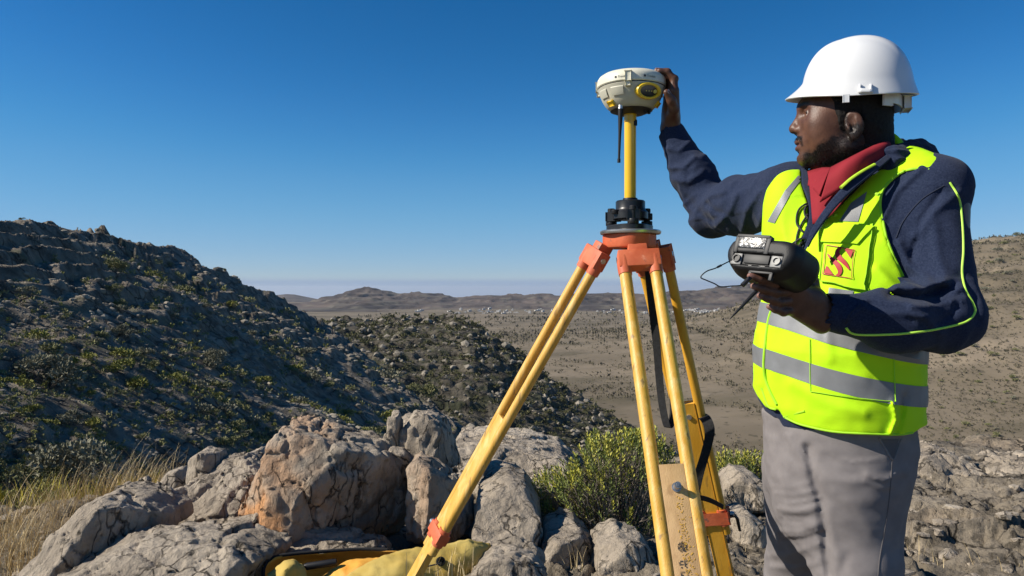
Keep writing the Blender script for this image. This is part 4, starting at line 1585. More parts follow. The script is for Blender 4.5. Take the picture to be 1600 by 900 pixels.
# display: a yellow oval frame with a dark window, set on the flank towards the camera's right
th = R(-70)
u = np.array([-math.sin(th), math.cos(th), 0]); o_ = np.array([math.cos(th), math.sin(th), -0.28]); o_ /= np.linalg.norm(o_); w_ = np.cross(o_, u)
c0 = on_rec(R(-67), zz(142), 0.0825)
mb = MB(); V, Fc = [], []
rings = [(0.0375, 0.0225, -0.012), (0.0375, 0.0225, 0.006), (0.035, 0.0208, 0.010), (0.0275, 0.0165, 0.010), (0.0255, 0.015, 0.006)]
for a_, b_, h_ in rings:
    for k in range(48):
        t_ = 2 * math.pi * k / 48
        V.append(c0 + u * a_ * math.cos(t_) + w_ * b_ * math.sin(t_) + o_ * h_)
for i in range(len(rings) - 1):
    for k in range(48):
        k2 = (k + 1) % 48
        Fc.append((i * 48 + k, i * 48 + k2, (i + 1) * 48 + k2, (i + 1) * 48 + k))
mb.add(V, Fc)
fr = mb.build("display_frame", M['yplastic'], rec)
mb = MB()
mb.add([c0 + u * 0.026 * math.cos(2 * math.pi * k / 48) + w_ * 0.0155 * math.sin(2 * math.pi * k / 48) + o_ * 0.0062 for k in range(48)], [tuple(range(48))])
mb.build("display_window", M['screen'], fr)
mb = MB()
for k in range(3):
    q = c0 + u * (-0.008 + 0.008 * k) + o_ * 0.0066
    mb.tube([q, q + o_ * 0.0006], [0.0016, 0.0016], 10)
q = c0 + u * 0.018 + o_ * 0.0066
mb.tube([q, q + o_ * 0.003], [0.0055, 0.005], 18)
mb.build("indicator", M['led'], fr)
# latches, the yellow corner feet and the moulded panels
for a_ in (-104, 160, 20):
    mb = MB()
    q = on_rec(R(a_), zz(121), 0.0945); t_ = R(a_)
    mb.box(q, ((-math.sin(t_), math.cos(t_), 0), (math.cos(t_), math.sin(t_), 0), (0, 0, 1)), (0.0075, 0.004, 0.013), 0, 0.0025)
    q = on_rec(R(a_), zz(132), 0.0925)
    mb.box(q, ((-math.sin(t_), math.cos(t_), 0), (math.cos(t_), math.sin(t_), 0), (0, 0, 1)), (0.0055, 0.0035, 0.007), 0, 0.002)
    mb.build("latch", M['cream'], rec)
for a_ in (-148, -20, 90):
    mb = MB()
    t_ = R(a_)
    q = on_rec(t_, zz(156), 0.0715)
    mb.box(q, ((-math.sin(t_), math.cos(t_), 0), (math.cos(t_), math.sin(t_), -0.8), (0.8 * math.cos(t_), 0.8 * math.sin(t_), 1)), (0.010, 0.003, 0.007), 0, 0.002)
    mb.build("corner_foot", M['yplastic'], rec)
for a_ in (-125, -160):
    mb = MB(); V, Fc = [], []
    for i in range(9):
        t_ = R(a_ + (i - 4) * 3.0)
        for rad, py in ((0.0885, 134), (0.0895, 135.5), (0.0855, 143), (0.0815, 147)):
            V.append(on_rec(t_, zz(py), rad + 0.0012))
    for i in range(8):
        for k in range(3):
            Fc.append((i * 4 + k, i * 4 + 4 + k, i * 4 + 5 + k, i * 4 + 1 + k))
    mb.add(V, Fc)
    mb.build("moulded_panel", M['cream2'], rec)
# the maker's word, twice round the rim
M['print'] = mat("dark_print", (0.03, 0.03, 0.03), 0.6)


def rim_text(body, a0, size, name, parent):
    cu = bpy.data.curves.new(name, 'FONT'); cu.body = body; cu.size = size; cu.align_x = 'CENTER'
    to = bpy.data.objects.new(name, cu); COL.objects.link(to)
    bpy.context.view_layer.update()
    me = bpy.data.meshes.new_from_object(to.evaluated_get(bpy.context.evaluated_depsgraph_get()))
    bpy.data.objects.remove(to)
    v = np.array([q.co for q in me.vertices]); f = [tuple(p.vertices) for p in me.polygons]
    th = R(a0) + v[:, 0] / 0.0953
    V = np.stack([rx + np.cos(th) * 0.0953, ry + np.sin(th) * 0.0953, zz(122.5) + v[:, 1]], 1)
    o = mesh_np(name, V, f, M['print'], parent, False)
    return o


mk = rim_text("● Trimble", -116, 0.0085, "lettering", rec)
mk = rim_text("● Trimble", -68, 0.0085, "lettering", rec)
# whip antenna
mb = MB()
a0 = P(970, 163, 2.085); a1 = P(967, 254, 2.085)
mb.tube([a0 + np.array([0.003, 0.02, 0.004]), a0, a0 + (a1 - a0) * 0.10], [0.006, 0.0072, 0.0072], 16)
mb.build("antenna_socket", M['steel'], rec)
mb = MB()
mb.tube([a0 + (a1 - a0) * t for t in (0.08, 0.2, 0.5, 0.93, 0.935, 1.0)], [0.0075, 0.0066, 0.0042, 0.0032, 0.0045, 0.0045], 14)
mb.build("antenna", M['black'], rec)
mb = MB()
q = P(1006, 171, 2.10)
mb.tube([q, q + np.array([0.004, 0, -0.010]), q + np.array([0.010, 0, -0.006])], [0.0035, 0.003, 0.002], 8)
mb.tube([q + np.array([0.016, 0.01, 0.004]), q + np.array([0.016, 0.01, -0.010])], [0.005, 0.004], 10)
mb.build("port_cap", M['black'], rec)
# ------------------------------------------------------------------ the person
def FD(a):
    a = R(a); return np.array([-math.sin(a), -math.cos(a), 0.0])


def LD(a):
    a = R(a); return np.array([math.cos(a), -math.sin(a), 0.0])


C0 = np.array([0.779, 1.70, 0.262])                 # base of the neck
TZ = np.array([-0.46, -0.34, -0.25, -0.13, 0.0, 0.12, 0.19, 0.235, 0.268, 0.30])
TF = np.array([0.080, 0.088, 0.098, 0.098, 0.072, 0.035, 0.010, 0.0, -0.01, -0.015])
TA = np.array([0.158, 0.160, 0.162, 0.162, 0.160, 0.172, 0.174, 0.135, 0.085, 0.055])
TB = np.array([0.118, 0.126, 0.136, 0.140, 0.132, 0.124, 0.110, 0.086, 0.066, 0.050])
TK = np.array([0.120, 0.116, 0.112, 0.110, 0.112, 0.114, 0.110, 0.092, 0.070, 0.050])
TW = np.array([56, 57, 57, 56, 54, 51, 50, 50, 50, 50.])


def torso(p, off=0.0):
    z = p[:, 2]
    yw = np.radians(np.interp(z, TZ, TW)); fw = np.interp(z, TZ, TF)
    fx, fy = -np.sin(yw), -np.cos(yw)
    lx, ly = np.cos(yw), -np.sin(yw)
    dx = p[:, 0] - (C0[0] + fx * fw); dy = p[:, 1] - (C0[1] + fy * fw)
    u = dx * lx + dy * ly; v = dx * fx + dy * fy
    a = np.interp(z, TZ, TA) + off
    b = np.where(v > 0, np.interp(z, TZ, TB), np.interp(z, TZ, TK)) + off
    n = 2.25
    k = (np.abs(u / a) ** n + np.abs(v / b) ** n) ** (1 / n)
    d = (k - 1) * np.minimum(a, b)
    d = np.where(z > 0.20, d * 0.75, d)
    return np.maximum(d, np.maximum(z - 0.295 - off, -0.50 - z))


SL = np.array([0.878, 1.565, 0.196]); EL = P(1476, 497, 1.47); WL = P(1292, 489, 1.42)
SR = np.array([0.622, 1.81, 0.212]); ER = P(1110, 328, 2.08); WR = P(1047, 203, 2.13)
A50, L50 = FD(50), LD(50)

# ---- head frame
HF = nrm([-0.95, 0.31, 0]); HL = nrm([-0.31, -0.95, 0]); HU = np.array([0, 0, 1.0])
HC = np.array([0.739, 1.684, 0.342])


def Hp(f, l, u):
    return HC + HF * f + HL * l + HU * u


def to_head(p):
    q = p - HC
    return np.stack([q @ HF, q @ HL, q @ HU], 1)


def head_sdf(p):
    h = to_head(p)
    s = h.copy(); s[:, 1] = np.abs(s[:, 1])         # the two halves alike
    d = ell(h, (0.010, 0, 0.048), (0.093, 0.075, 0.085))
    d = smin(d, ell(h, (0.046, 0, 0.002), (0.053, 0.060, 0.080)), 0.03)
    jaw = rcone(s, (0.080, 0.006, -0.050), (0.010, 0.049, -0.040), 0.019, 0.020)
    jaw = smin(jaw, ell(h, (0.046, 0, -0.044), (0.044, 0.046, 0.030)), 0.02)
    d = smin(d, jaw, 0.022)
    d = smin(d, ell(h, (0.0895, 0, -0.0535), (0.0175, 0.021, 0.0155)), 0.014)
    d = smin(d, rcone(s, (0.0955, 0.0, 0.0615), (0.074, 0.045, 0.057), 0.0095, 0.009), 0.016)
    d = smin(d, ell(s, (0.060, 0.047, 0.018), (0.024, 0.018, 0.020)), 0.022)
    d = smin(d, ell(s, (0.055, 0.044, -0.012), (0.026, 0.018, 0.026)), 0.025)
    d = smin(d, ell(h, (0.083, 0, -0.018), (0.0235, 0.032, 0.028)), 0.016)
    d = smax(d, -ell(s, (0.099, 0.033, 0.0415), (0.017, 0.017, 0.0115)), 0.012)
    # nose
    nose = rcone(h, (0.0965, 0, 0.047), (0.1125, 0, 0.0175), 0.0075, 0.0095)
    nose = smin(nose, ell(h, (0.1125, 0, 0.0125), (0.0105, 0.0115, 0.0092)), 0.008)
    nose = smin(nose, ell(s, (0.1025, 0.0135, 0.0088), (0.0115, 0.0078, 0.0082)), 0.006)
    nose = smax(nose, -ell(s, (0.1075, 0.0068, 0.0002), (0.006, 0.0036, 0.0042)), 0.003)
    d = smin(d, nose, 0.007)
    # mouth
    d = smin(d, ell(h, (0.1000, 0, -0.0165), (0.0125, 0.023, 0.0062)), 0.006)
    d = smin(d, ell(h, (0.0985, 0, -0.0310), (0.0128, 0.020, 0.0068)), 0.006)
    d = smax(d, -ell(h, (0.1120, 0, -0.0235), (0.0135, 0.026, 0.0013)), 0.003)
    d = smax(d, -ell(h, (0.1125, 0, -0.0420), (0.0110, 0.020, 0.0045)), 0.007)
    # lids
    for sg in (1, -1):
        lid = None
        pts = [(0.0868, 0.0185, 0.0415), (0.0902, 0.027, 0.0470), (0.0862, 0.037, 0.0468), (0.0775, 0.0455, 0.0410)]
        for i in range(3):
            a_, b_ = np.array(pts[i]), np.array(pts[i + 1])
            e = rcone(h, a_ * [1, sg, 1], b_ * [1, sg, 1], 0.0030, 0.0030)
            lid = e if lid is None else np.minimum(lid, e)
        pts = [(0.0868, 0.0185, 0.0410), (0.0885, 0.028, 0.0362), (0.0845, 0.038, 0.0368), (0.0775, 0.0455, 0.0405)]
        for i in range(3):
            a_, b_ = np.array(pts[i]), np.array(pts[i + 1])
            lid = np.minimum(lid, rcone(h, a_ * [1, sg, 1], b_ * [1, sg, 1], 0.0026, 0.0026))
        d = smin(d, lid, 0.005)
        d = np.minimum(d, np.linalg.norm(h - np.array([0.0772, 0.0325 * sg, 0.0415]), axis=1) - 0.0118)
    # ears
    e = s.copy()
    ca, sa = math.cos(0.16), math.sin(0.16)
    ef = (e[:, 0] + 0.002) * ca - (e[:, 2] - 0.001) * sa
    eu = (e[:, 0] + 0.002) * sa + (e[:, 2] - 0.001) * ca
    er = np.stack([ef, e[:, 1] - 0.0775 - 0.22 * np.clip(-ef, -0.02, 0.03), eu], 1)
    ear = ell(er, (0, 0, 0), (0.0185, 0.0065, 0.0295))
    ear = smin(ear, ell(er, (0.004, -0.002, -0.024), (0.009, 0.006, 0.0095)), 0.006)
    ear = smax(ear, -ell(er, (0.0025, 0.0075, 0.004), (0.0115, 0.0062, 0.0195)), 0.004)
    ear = smax(ear, -ell(er, (0.006, 0.0060, -0.006), (0.0065, 0.0075, 0.0085)), 0.003)
    ear = smin(ear, rcone(er, (0.010, 0.0035, -0.009), (0.0125, 0.003, -0.001), 0.0032, 0.003), 0.003)
    ear = smin(ear, rcone(er, (-0.006, 0.0035, -0.014), (-0.005, 0.004, 0.012), 0.0024, 0.0022), 0.003)
    d = smin(d, ear, 0.005)
    return d


NECK_A = Hp(-0.022, 0, -0.020); NECK_B = C0 + np.array([0.0, 0.0, -0.03])


def neck_sdf(p):
    d = rcone(p, NECK_A, NECK_B, 0.060, 0.068)
    return smin(d, rcone(p, Hp(0.035, 0, -0.045), C0 + A50 * 0.03 + np.array([0, 0, -0.02]), 0.036, 0.045), 0.03)


# ---- hands
def fingers(p, lst, k=0.006):
    d = None
    for pts, rad in lst:
        e = chain(p, pts, rad, 0.004)
        d = e if d is None else smin(d, e, k)
    return d


# right hand over the receiver's rim: fingers across the top edge, thumb on the near side
RK = [np.array([0.4375, 2.078 + 0.0225 * i, 0.536 - 0.003 * abs(i - 1.2)]) for i in range(4)]
RFG = []
for i, ln in enumerate((0.96, 1.04, 1.0, 0.86)):
    k_ = RK[i]
    RFG.append(([k_, k_ + np.array([0.0005, 0.001 * i, 0.034 * ln]), k_ + np.array([-0.018, 0.002 * i, 0.054 * ln]), k_ + np.array([-0.040 * ln, 0.002 * i, 0.0575 * ln])],
                [0.0122, 0.0106, 0.0094, 0.0076]))
RTH = ([WR + np.array([0.0, -0.03, 0.028]), np.array([0.434, 2.060, 0.480]), np.array([0.424, 2.044, 0.499]), np.array([0.4095, 2.034, 0.518])], [0.018, 0.0145, 0.0122, 0.0088])


def hand_r(p):
    d = None
    for i in range(4):
        e = rcone(p, WR + np.array([0.002, -0.018 + 0.012 * i, 0.012]), RK[i], 0.0215, 0.0150)
        d = e if d is None else smin(d, e, 0.014)
    d = smin(d, ell(p, WR + np.array([-0.004, -0.012, 0.045]), (0.018, 0.034, 0.040)), 0.012)
    d = smin(d, chain(p, *RTH, 0.006), 0.010)
    for pts, rad in RFG:
        d = smin(d, chain(p, pts, rad, 0.003), 0.0045)
        for j in (1, 2):
            d = smin(d, np.linalg.norm(p - (pts[j] + np.array([0.0025, 0, 0.001])), axis=1) - rad[j] * 1.0, 0.003)
    return d


# left hand under the controller
LK = [P(1238, 441 + 14.5 * i, 1.374 + 0.006 * i) + np.array([0, 0.0, 0.0]) for i in range(4)]
LT = [P(1172, 431, 1.340), P(1177, 447, 1.346), P(1187, 462, 1.356), P(1202, 479, 1.368)]
LFG = []
for i in range(4):
    a_, b_ = LK[i], LT[i]
    m1 = a_ + (b_ - a_) * 0.45 + np.array([0, -0.008, -0.006]); m2 = a_ + (b_ - a_) * 0.78 + np.array([0, -0.006, -0.003])
    LFG.append(([a_, m1, m2, b_], [0.0090, 0.0080, 0.0073, 0.0056]))
LTH = ([P(1272, 462, 1.43), P(1268, 440, 1.425), P(1258, 420, 1.40), P(1243, 404, 1.385)], [0.015, 0.0125, 0.011, 0.008])


def hand_l(p):
    d = None
    for i in range(4):
        e = rcone(p, WL + np.array([-0.012, -0.004, 0.012 - 0.011 * i]), LK[i], 0.0175, 0.0115)
        d = e if d is None else smin(d, e, 0.014)
    d = smin(d, ell(p, P(1262, 466, 1.405), (0.034, 0.020, 0.024)), 0.012)
    d = smin(d, chain(p, *LTH, 0.006), 0.012)
    for pts, rad in LFG:
        d = smin(d, chain(p, pts, rad, 0.003), 0.0022)
    return d


def bb(*pts):
    q = np.array([x for x in pts])
    return q.min(0), q.max(0)


def body_sdf(p):
    d = torso(p, -0.022)
    d = np.maximum(d, -0.44 - p[:, 2])
    d = smin(d, neck_sdf(p), 0.03)
    d = smin(d, chain(p, [SL, EL, WL], [0.050, 0.038, 0.026], 0.02), 0.03)
    d = smin(d, chain(p, [SR, ER, WR], [0.050, 0.038, 0.026], 0.02), 0.03)
    for hip, thigh, knee, ank in LEGS:
        d = smin(d, chain(p, [hip, thigh, knee, ank], [0.070, 0.052, 0.046, 0.035], 0.02), 0.03)
    d = smin(d, boxed(p, head_sdf, HC - 0.11, HC + [0.11, 0.11, 0.15]), 0.02)
    lo, hi = bb(WR, *RK, *[q for f in RFG for q in f[0]], *RTH[0])
    d = smin(d, boxed(p, hand_r, lo - 0.02, hi + 0.02), 0.012)
    lo, hi = bb(WL, *LK, *LT, *LTH[0])
    d = smin(d, boxed(p, hand_l, lo - 0.02, hi + 0.02), 0.012)
    return d


KL = P(1342, 890, 1.585); HIPL = P(1337, 742, 1.60); HIPR = P(1258, 735, 1.78); KR = P(1250, 890, 1.93)
KL2 = np.array([KL[0] + 0.002, KL[1] + 0.005, -0.80]); AL = np.array([KL[0] + 0.02, KL[1] + 0.03, -1.185])
KR2 = np.array([KR[0] - 0.002, KR[1] + 0.005, -0.80]); AR = np.array([KR[0] + 0.0, KR[1] + 0.04, -1.185])
LEGS = [(HIPL, KL, KL2, AL), (HIPR, KR, KR2, AR)]

man = thing("person", "person in neon yellow vest and navy sleeves touching the receiver and holding a controller", "person", (0.72, 1.69, -1.25))
print("person ...")

# ---- skin
M['skin'] = mat("brown_skin", (0.080, 0.034, 0.019), 0.46, col2=(0.122, 0.054, 0.031), scale=45, bump=0.0007, bscale=380, spec=0.4)
mix_attr(M['skin'], "pale", (0.22, 0.11, 0.085))
mix_attr(M['skin'], "lips", (0.11, 0.042, 0.036))
mix_attr(M['skin'], "beard", (0.012, 0.009, 0.008))
mix_attr(M['skin'], "eyewhite", (0.55, 0.48, 0.43))
V, Fc = surface_nets(body_sdf, [0.30, 1.28, -1.22], [1.02, 2.22, 0.64], 0.0027, 8, 1.5)
h = to_head(V)
s1 = np.abs(h[:, 1])
nz = fbm(V * 260, 2, 3) * 0.5 + fbm(V * 60, 2, 4) * 0.5
inhead = (np.abs(h) < [0.14, 0.11, 0.14]).all(1) & (h[:, 2] > -0.075)
# beard: along the jaw up to the ear, round the mouth, moustache
bl = -0.030 + 0.042 * np.clip((0.075 - h[:, 0]) / 0.075, 0, 1)      # its upper edge rises towards the ear
bd = np.clip((bl - 0.004 - h[:, 2] + 0.012 * nz) / 0.014, 0, 1) * np.clip((0.094 - h[:, 0]) / 0.02, 0, 1)
bd = np.maximum(bd, np.clip((0.030 - h[:, 0] + 0.006 * nz) / 0.012, 0, 1) * np.clip((h[:, 0] - 0.008) / 0.006, 0, 1) * (h[:, 2] > -0.05) * (s1 > 0.05))
bd = np.maximum(bd, (np.clip((-0.040 - h[:, 2] + 0.008 * nz) / 0.010, 0, 1)) * np.clip((0.1005 - h[:, 0]) / 0.01, 0.25, 1))
mo = np.clip(1 - np.abs(h[:, 2] - (-0.0085 - 0.25 * np.clip(s1 - 0.012, 0, 1))) / (0.0062 + 0.002 * nz), 0, 1) * np.clip((0.031 - s1) / 0.004, 0, 1) * (h[:, 0] > 0.078)
mo2 = np.clip(1 - np.abs(s1 - 0.0285) / 0.0055, 0, 1) * (h[:, 2] < -0.010) * (h[:, 2] > -0.030) * (h[:, 0] > 0.07)
bd = np.maximum(bd * (0.80 + 0.2 * nz), np.maximum(np.clip(mo * 2.2, 0, 1) * 0.95, mo2 * 0.8))
bd = np.maximum(bd, np.clip(1 - np.hypot((h[:, 2] + 0.0405) / 0.005, s1 / 0.007), 0, 1) * (h[:, 0] > 0.09) * 0.9)
ey = np.clip(1 - np.abs(h[:, 2] - (0.0615 + 0.05 * np.clip(s1 - 0.02, 0, .02) - 0.25 * np.clip(s1 - 0.038, 0, 1))) / 0.0052, 0, 1) * np.clip((s1 - 0.010) / 0.004, 0, 1) * np.clip((0.052 - s1) / 0.004, 0, 1) * (h[:, 0] > 0.06)
bd = np.maximum(bd, np.clip(ey * 2, 0, 1) * 0.95)
scalp = np.clip((h[:, 2] - 0.085) / 0.01, 0, 1) * (h[:, 0] < 0.075)
beard = np.where(inhead, np.clip(np.maximum(np.clip(bd * 1.12, 0, 1), scalp), 0, 1), 0)
lip = inhead * np.clip(1 - np.hypot((h[:, 2] + 0.0245) / 0.0135, s1 / 0.026), 0, 1) * (h[:, 0] > 0.088) * 2.0
eyed = np.minimum(*[np.linalg.norm(h - np.array([0.0772, 0.0325 * sg, 0.0415]), axis=1) for sg in (1, -1)])
eyew = np.where((np.abs(eyed - 0.0118) < 0.0008) & (h[:, 0] > 0.078) & (np.abs(h[:, 2] - 0.0415) < 0.0055), 1.0, 0.0)
beard = np.where(eyew > 0, 0, beard)
pale = np.zeros(len(V))
for pts, rad in RFG + LFG + [RTH, LTH]:
    pale = np.maximum(pale, np.clip((0.0085 - np.linalg.norm(V - np.asarray(pts[-1]), axis=1)) / 0.003, 0, 1))
body = mesh_np("body", V, Fc, M['skin'], man, True, attrs={"beard": beard, "lips": np.clip(lip, 0, 1), "eyewhite": eyew, "pale": pale})
# under the clothes the body needs few faces
bare = inhead | (np.linalg.norm(V - RK[1], axis=1) < 0.15) | (np.linalg.norm(V - LK[1], axis=1) < 0.11) | (V[:, 2] > 0.24) & (V[:, 0] > 0.68)
vg = body.vertex_groups.new(name="covered")
vg.add([int(i) for i in np.where(~bare)[0]], 1.0, 'REPLACE')
md = body.modifiers.new("fewer", 'DECIMATE'); md.ratio = 0.40; md.vertex_group = "covered"; md.vertex_group_factor = 1000
bpy.context.view_layer.update()
me2 = bpy.data.meshes.new_from_object(body.evaluated_get(bpy.context.evaluated_depsgraph_get()))
body.modifiers.clear()
body.data = me2
body_v, body_beard = V, beard
M['iris'] = mat("dark_iris", (0.012, 0.007, 0.005), 0.08)
for sg in (1, -1):
    mb = MB()
    c = Hp(0.0772, 0.0325 * sg, 0.0415)
    dr = nrm(HF * 1.0 + HL * 0.12 * sg)
    mb.lathe(c, [(0.0050, 0.0107), (0.0052, 0.0112), (0.0035, 0.0120), (0.0, 0.0123)], 20, ax=dr)
    mb.build("iris", M['iris'], man)
M['nail'] = mat("fingernail", (0.42, 0.27, 0.24), 0.3)
for pts, rad in RFG + [RTH]:
    tip = np.asarray(pts[-1]); prev = np.asarray(pts[-2]); ax_ = nrm(tip - prev)
    nn = np.array([0.1, -0.35, 1.0]) if pts is not RTH[0] else np.array([0.45, -1.0, 0.25])
    nn = nrm(nn - ax_ * (nn @ ax_)); sd = np.cross(ax_, nn)
    mb = MB()
    mb.add([tip + sd * 0.0052 * math.cos(t_) + ax_ * (0.001 + 0.0062 * math.sin(t_)) + nn * (rad[-1] * (1.0 if abs(math.cos(t_)) < 0.8 else 0.86) + 0.0004) for t_ in np.linspace(0, 6.283, 16, endpoint=False)], [tuple(range(16))])
    mb.build("fingernail", M['nail'], man)

# beard hairs and short hair at the jaw
r = np.random.default_rng(12)
idx = np.where((beard > 0.45) & (h[:, 2] < 0.03))[0]
idx = idx[r.integers(0, len(idx), 9000)]
hv_, hf_ = [], []
for i in idx:
    p = V[i]; q = to_head(p[None])[0]
    n_ = nrm(HF * (q[0] - 0.02) + HL * q[1] * 1.3 + HU * (q[2] + 0.0) * 0.6)
    dr = nrm(n_ * 0.7 + r.normal(size=3) * 0.45 - HU * 0.6)
    w = nrm(np.cross(dr, r.normal(size=3))) * 0.00042
    ln = 0.003 + 0.003 * r.random()
    b = len(hv_)
    hv_ += [p - w, p + w, p + dr * ln]; hf_.append((b, b + 1, b + 2))
M['hair'] = mat("black_hair", (0.009, 0.0075, 0.0065), 0.75, var=0.4, scale=200, bump=0.0012, bscale=420, spec=0.25)
mesh_np("beard", np.array(hv_), np.array(hf_), M['hair'], man, False)


# ---- hair of the head, below the hat
def hair_sdf(p):
    hh = to_head(p)
    ss = np.abs(hh[:, 1])
    f_, u_ = hh[:, 0], hh[:, 2]
    # thick under the hat, thinning to nothing at its lower edge, which falls from the ear to the nape
    low = np.interp(f_, [-0.09, -0.055, -0.022, -0.016, 0.010, 0.014, 0.026, 0.030, 0.05], [-0.048, -0.040, -0.012, 0.030, 0.034, 0.000, 0.000, 0.030, 0.060])
    th = 0.0055 * np.clip((u_ - low) / 0.035 + 0.15, -1.0, 1)
    th = np.where(f_ > 0.010, np.minimum(th, 0.0032), th)
    d = head_base(hh) - th + 0.0010 * vnoise(p * 420, 5) + 0.0008 * vnoise(p * 900, 6)
    reg = np.maximum(f_ - (0.036 + 0.5 * np.clip(u_ - 0.05, 0, 1)), u_ - 0.10)
    return smax(d, reg * 0.8, 0.003)


def head_base(hh):
    d = ell(hh, (0.010, 0, 0.048), (0.093, 0.0755, 0.085))
    d = smin(d, ell(hh, (0.046, 0, 0.002), (0.053, 0.060, 0.080)), 0.03)
    return smin(d, rcone(hh, (-0.022, 0, -0.020), (-0.03, 0, -0.06), 0.0605, 0.062), 0.03)


V, Fc = surface_nets(hair_sdf, HC - [0.12, 0.12, 0.07], HC + [0.12, 0.12, 0.12], 0.0027, 8, 2.2)
mesh_np("hair", V, Fc, M['hair'], man, True)

# ---- clothes
def fold(p, a, b, amp, wl, seed):
    """folds across the limb a-b"""
    ax_ = nrm(np.asarray(b) - np.asarray(a))
    t_ = (p - a) @ ax_
    q = p + ax_ * 0
    q = p * 9 + ax_ * (t_ * (1 / wl - 9))[:, None]
    q2 = p * 14 + ax_ * (t_ * (1.7 / wl - 14))[:, None] + 5
    n1 = 1 - np.abs(vnoise(q, seed)) * 2; n2 = 1 - np.abs(vnoise(q2, seed + 3)) * 2
    return amp * (n1 * 0.7 + n2 * 0.4)


def near_pt(p, c, rad):
    return np.exp(-((np.linalg.norm(p - np.asarray(c), axis=1) / rad) ** 2))


CR_SL = [  # creases of the near sleeve, as the photograph shows them
    ([(1392, 462), (1425, 466), (1462, 460), (1492, 444)], 6, -0.011), ([(1400, 448), (1440, 452), (1475, 438)], 5, 0.007), ([(1425, 478), (1462, 478), (1500, 468)], 6, 0.007),
    ([(1392, 400), (1412, 430), (1440, 446)], 4, -0.006), ([(1470, 300), (1440, 345), (1425, 400)], 5, -0.005), ([(1500, 460), (1490, 490), (1465, 505)], 5, -0.005), ([(1360, 478), (1395, 485), (1425, 500)], 5, -0.005),
    ([(1440, 262), (1400, 300), (1378, 345)], 5, 0.0060), ([(1500, 300), (1460, 330), (1430, 370)], 7, 0.0060),
    ([(1395, 430), (1430, 445), (1470, 440), (1500, 450)], 7, 0.0075), ([(1385, 455), (1430, 470), (1480, 475)], 6, -0.0060),
    ([(1350, 480), (1400, 490), (1450, 495)], 6, 0.0060), ([(1320, 500), (1345, 480), (1352, 470)], 4, 0.0045),
    ([(1420, 470), (1450, 500), (1470, 520)], 7, 0.0060), ([(1500, 430), (1520, 460), (1524, 500)], 8, -0.0045),
    ([(1405, 380), (1420, 415), (1450, 435)], 6, 0.0060), ([(1460, 350), (1465, 400), (1480, 440)], 9, 0.0060)]
CR_SR = [([(1185, 300), (1165, 330), (1160, 362)], 5, 0.0072), ([(1150, 305), (1140, 330), (1120, 352)], 5, 0.0072), ([(1200, 310), (1190, 335), (1185, 355)], 5, 0.0060),
         ([(1130, 300), (1110, 305), (1085, 330)], 5, 0.0060), ([(1098, 268), (1075, 285), (1052, 280)], 5, 0.0072), ([(1085, 245), (1068, 262), (1045, 262)], 4, 0.0072),
         ([(1112, 345), (1090, 330), (1075, 310)], 5, -0.0060), ([(1078, 222), (1060, 236), (1043, 232)], 4, 0.0060), ([(1105, 318), (1118, 330), (1135, 335)], 4, -0.0048)]


def sleeve_l(p):
    d = chain(p, [SL + [-0.02, 0.02, 0.0], EL + [0.004, 0, 0.0], P(1400, 500, 1.43), WL + [0.012, 0, 0]], [0.067, 0.057, 0.053, 0.034], 0.035)
    el = near_pt(p, EL, 0.13)
    d = d - fold(p, SL, EL, 0.0025, 0.05, 61) * (0.4 + el) - fold(p, EL, WL, 0.003, 0.045, 67) * (0.5 + el) * (p[:, 2] < 0.02)
    cuff = np.maximum(rcone(p, WL + [0.016, 0.001, 0.0], WL + [-0.006, -0.002, 0.004], 0.036, 0.0335), -rcone(p, WL + [-0.004, -0.001, 0.003], WL + [-0.05, -0.02, 0.02], 0.029, 0.030))
    return smin(smax(d, -rcone(p, WL + [-0.002, -0.001, 0.003], WL + [-0.05, -0.02, 0.02], 0.030, 0.032), 0.003), cuff, 0.003)


AXR = nrm(WR - ER)


def sleeve_r(p):
    d = chain(p, [SR + [0.03, -0.02, 0], SR + (ER - SR) * 0.5 + [0, 0, -0.004], ER + [0.006, 0, -0.008], ER + (WR - ER) * 0.45, WR - AXR * 0.030], [0.078, 0.066, 0.058, 0.047, 0.037], 0.04)
    el = near_pt(p, ER, 0.14)
    d = d - fold(p, SR, ER, 0.0045, 0.045, 71) * (0.5 + el) - fold(p, ER, WR, 0.005, 0.038, 77) * (0.6 + el) * (p[:, 2] > 0.18)
    hole = rcone(p, WR - AXR * 0.022, WR + AXR * 0.06, 0.030, 0.036)
    cuff = np.maximum(rcone(p, WR - AXR * 0.042, WR - AXR * 0.014, 0.0395, 0.0375), -hole)
    return smin(smax(d, -hole, 0.003), cuff, 0.003)


VP = [(1251, 255), (1252, 285), (1262, 318), (1262, 352), (1243, 400), (1232, 440), (1256, 395), (1290, 345), (1335, 300), (1366, 270), (1400, 235), (1300, 215)]     # the open front of the hoodie and vest
ARMH = [(1560, 345), (1503, 296), (1472, 272), (1442, 264), (1414, 267), (1394, 280), (1379, 298), (1375, 320), (1379, 345), (1386, 375), (1398, 405), (1410, 430), (1420, 475), (1640, 475), (1640, 345)]
ARMHR = [(1245, 250), (1214, 272), (1197, 295), (1192, 320), (1190, 360), (1188, 410), (1176, 450), (1000, 450), (1000, 150), (1245, 150)]
HEM = ([1150, 1176, 1183, 1196, 1210, 1217, 1224, 1245, 1270, 1300, 1340, 1400, 1425, 1440, 1470], [596, 604, 618, 636, 641, 640, 652, 662, 669, 675, 678, 680, 678, 668, 655])


def front_of(p):
    return (p - C0) @ A50


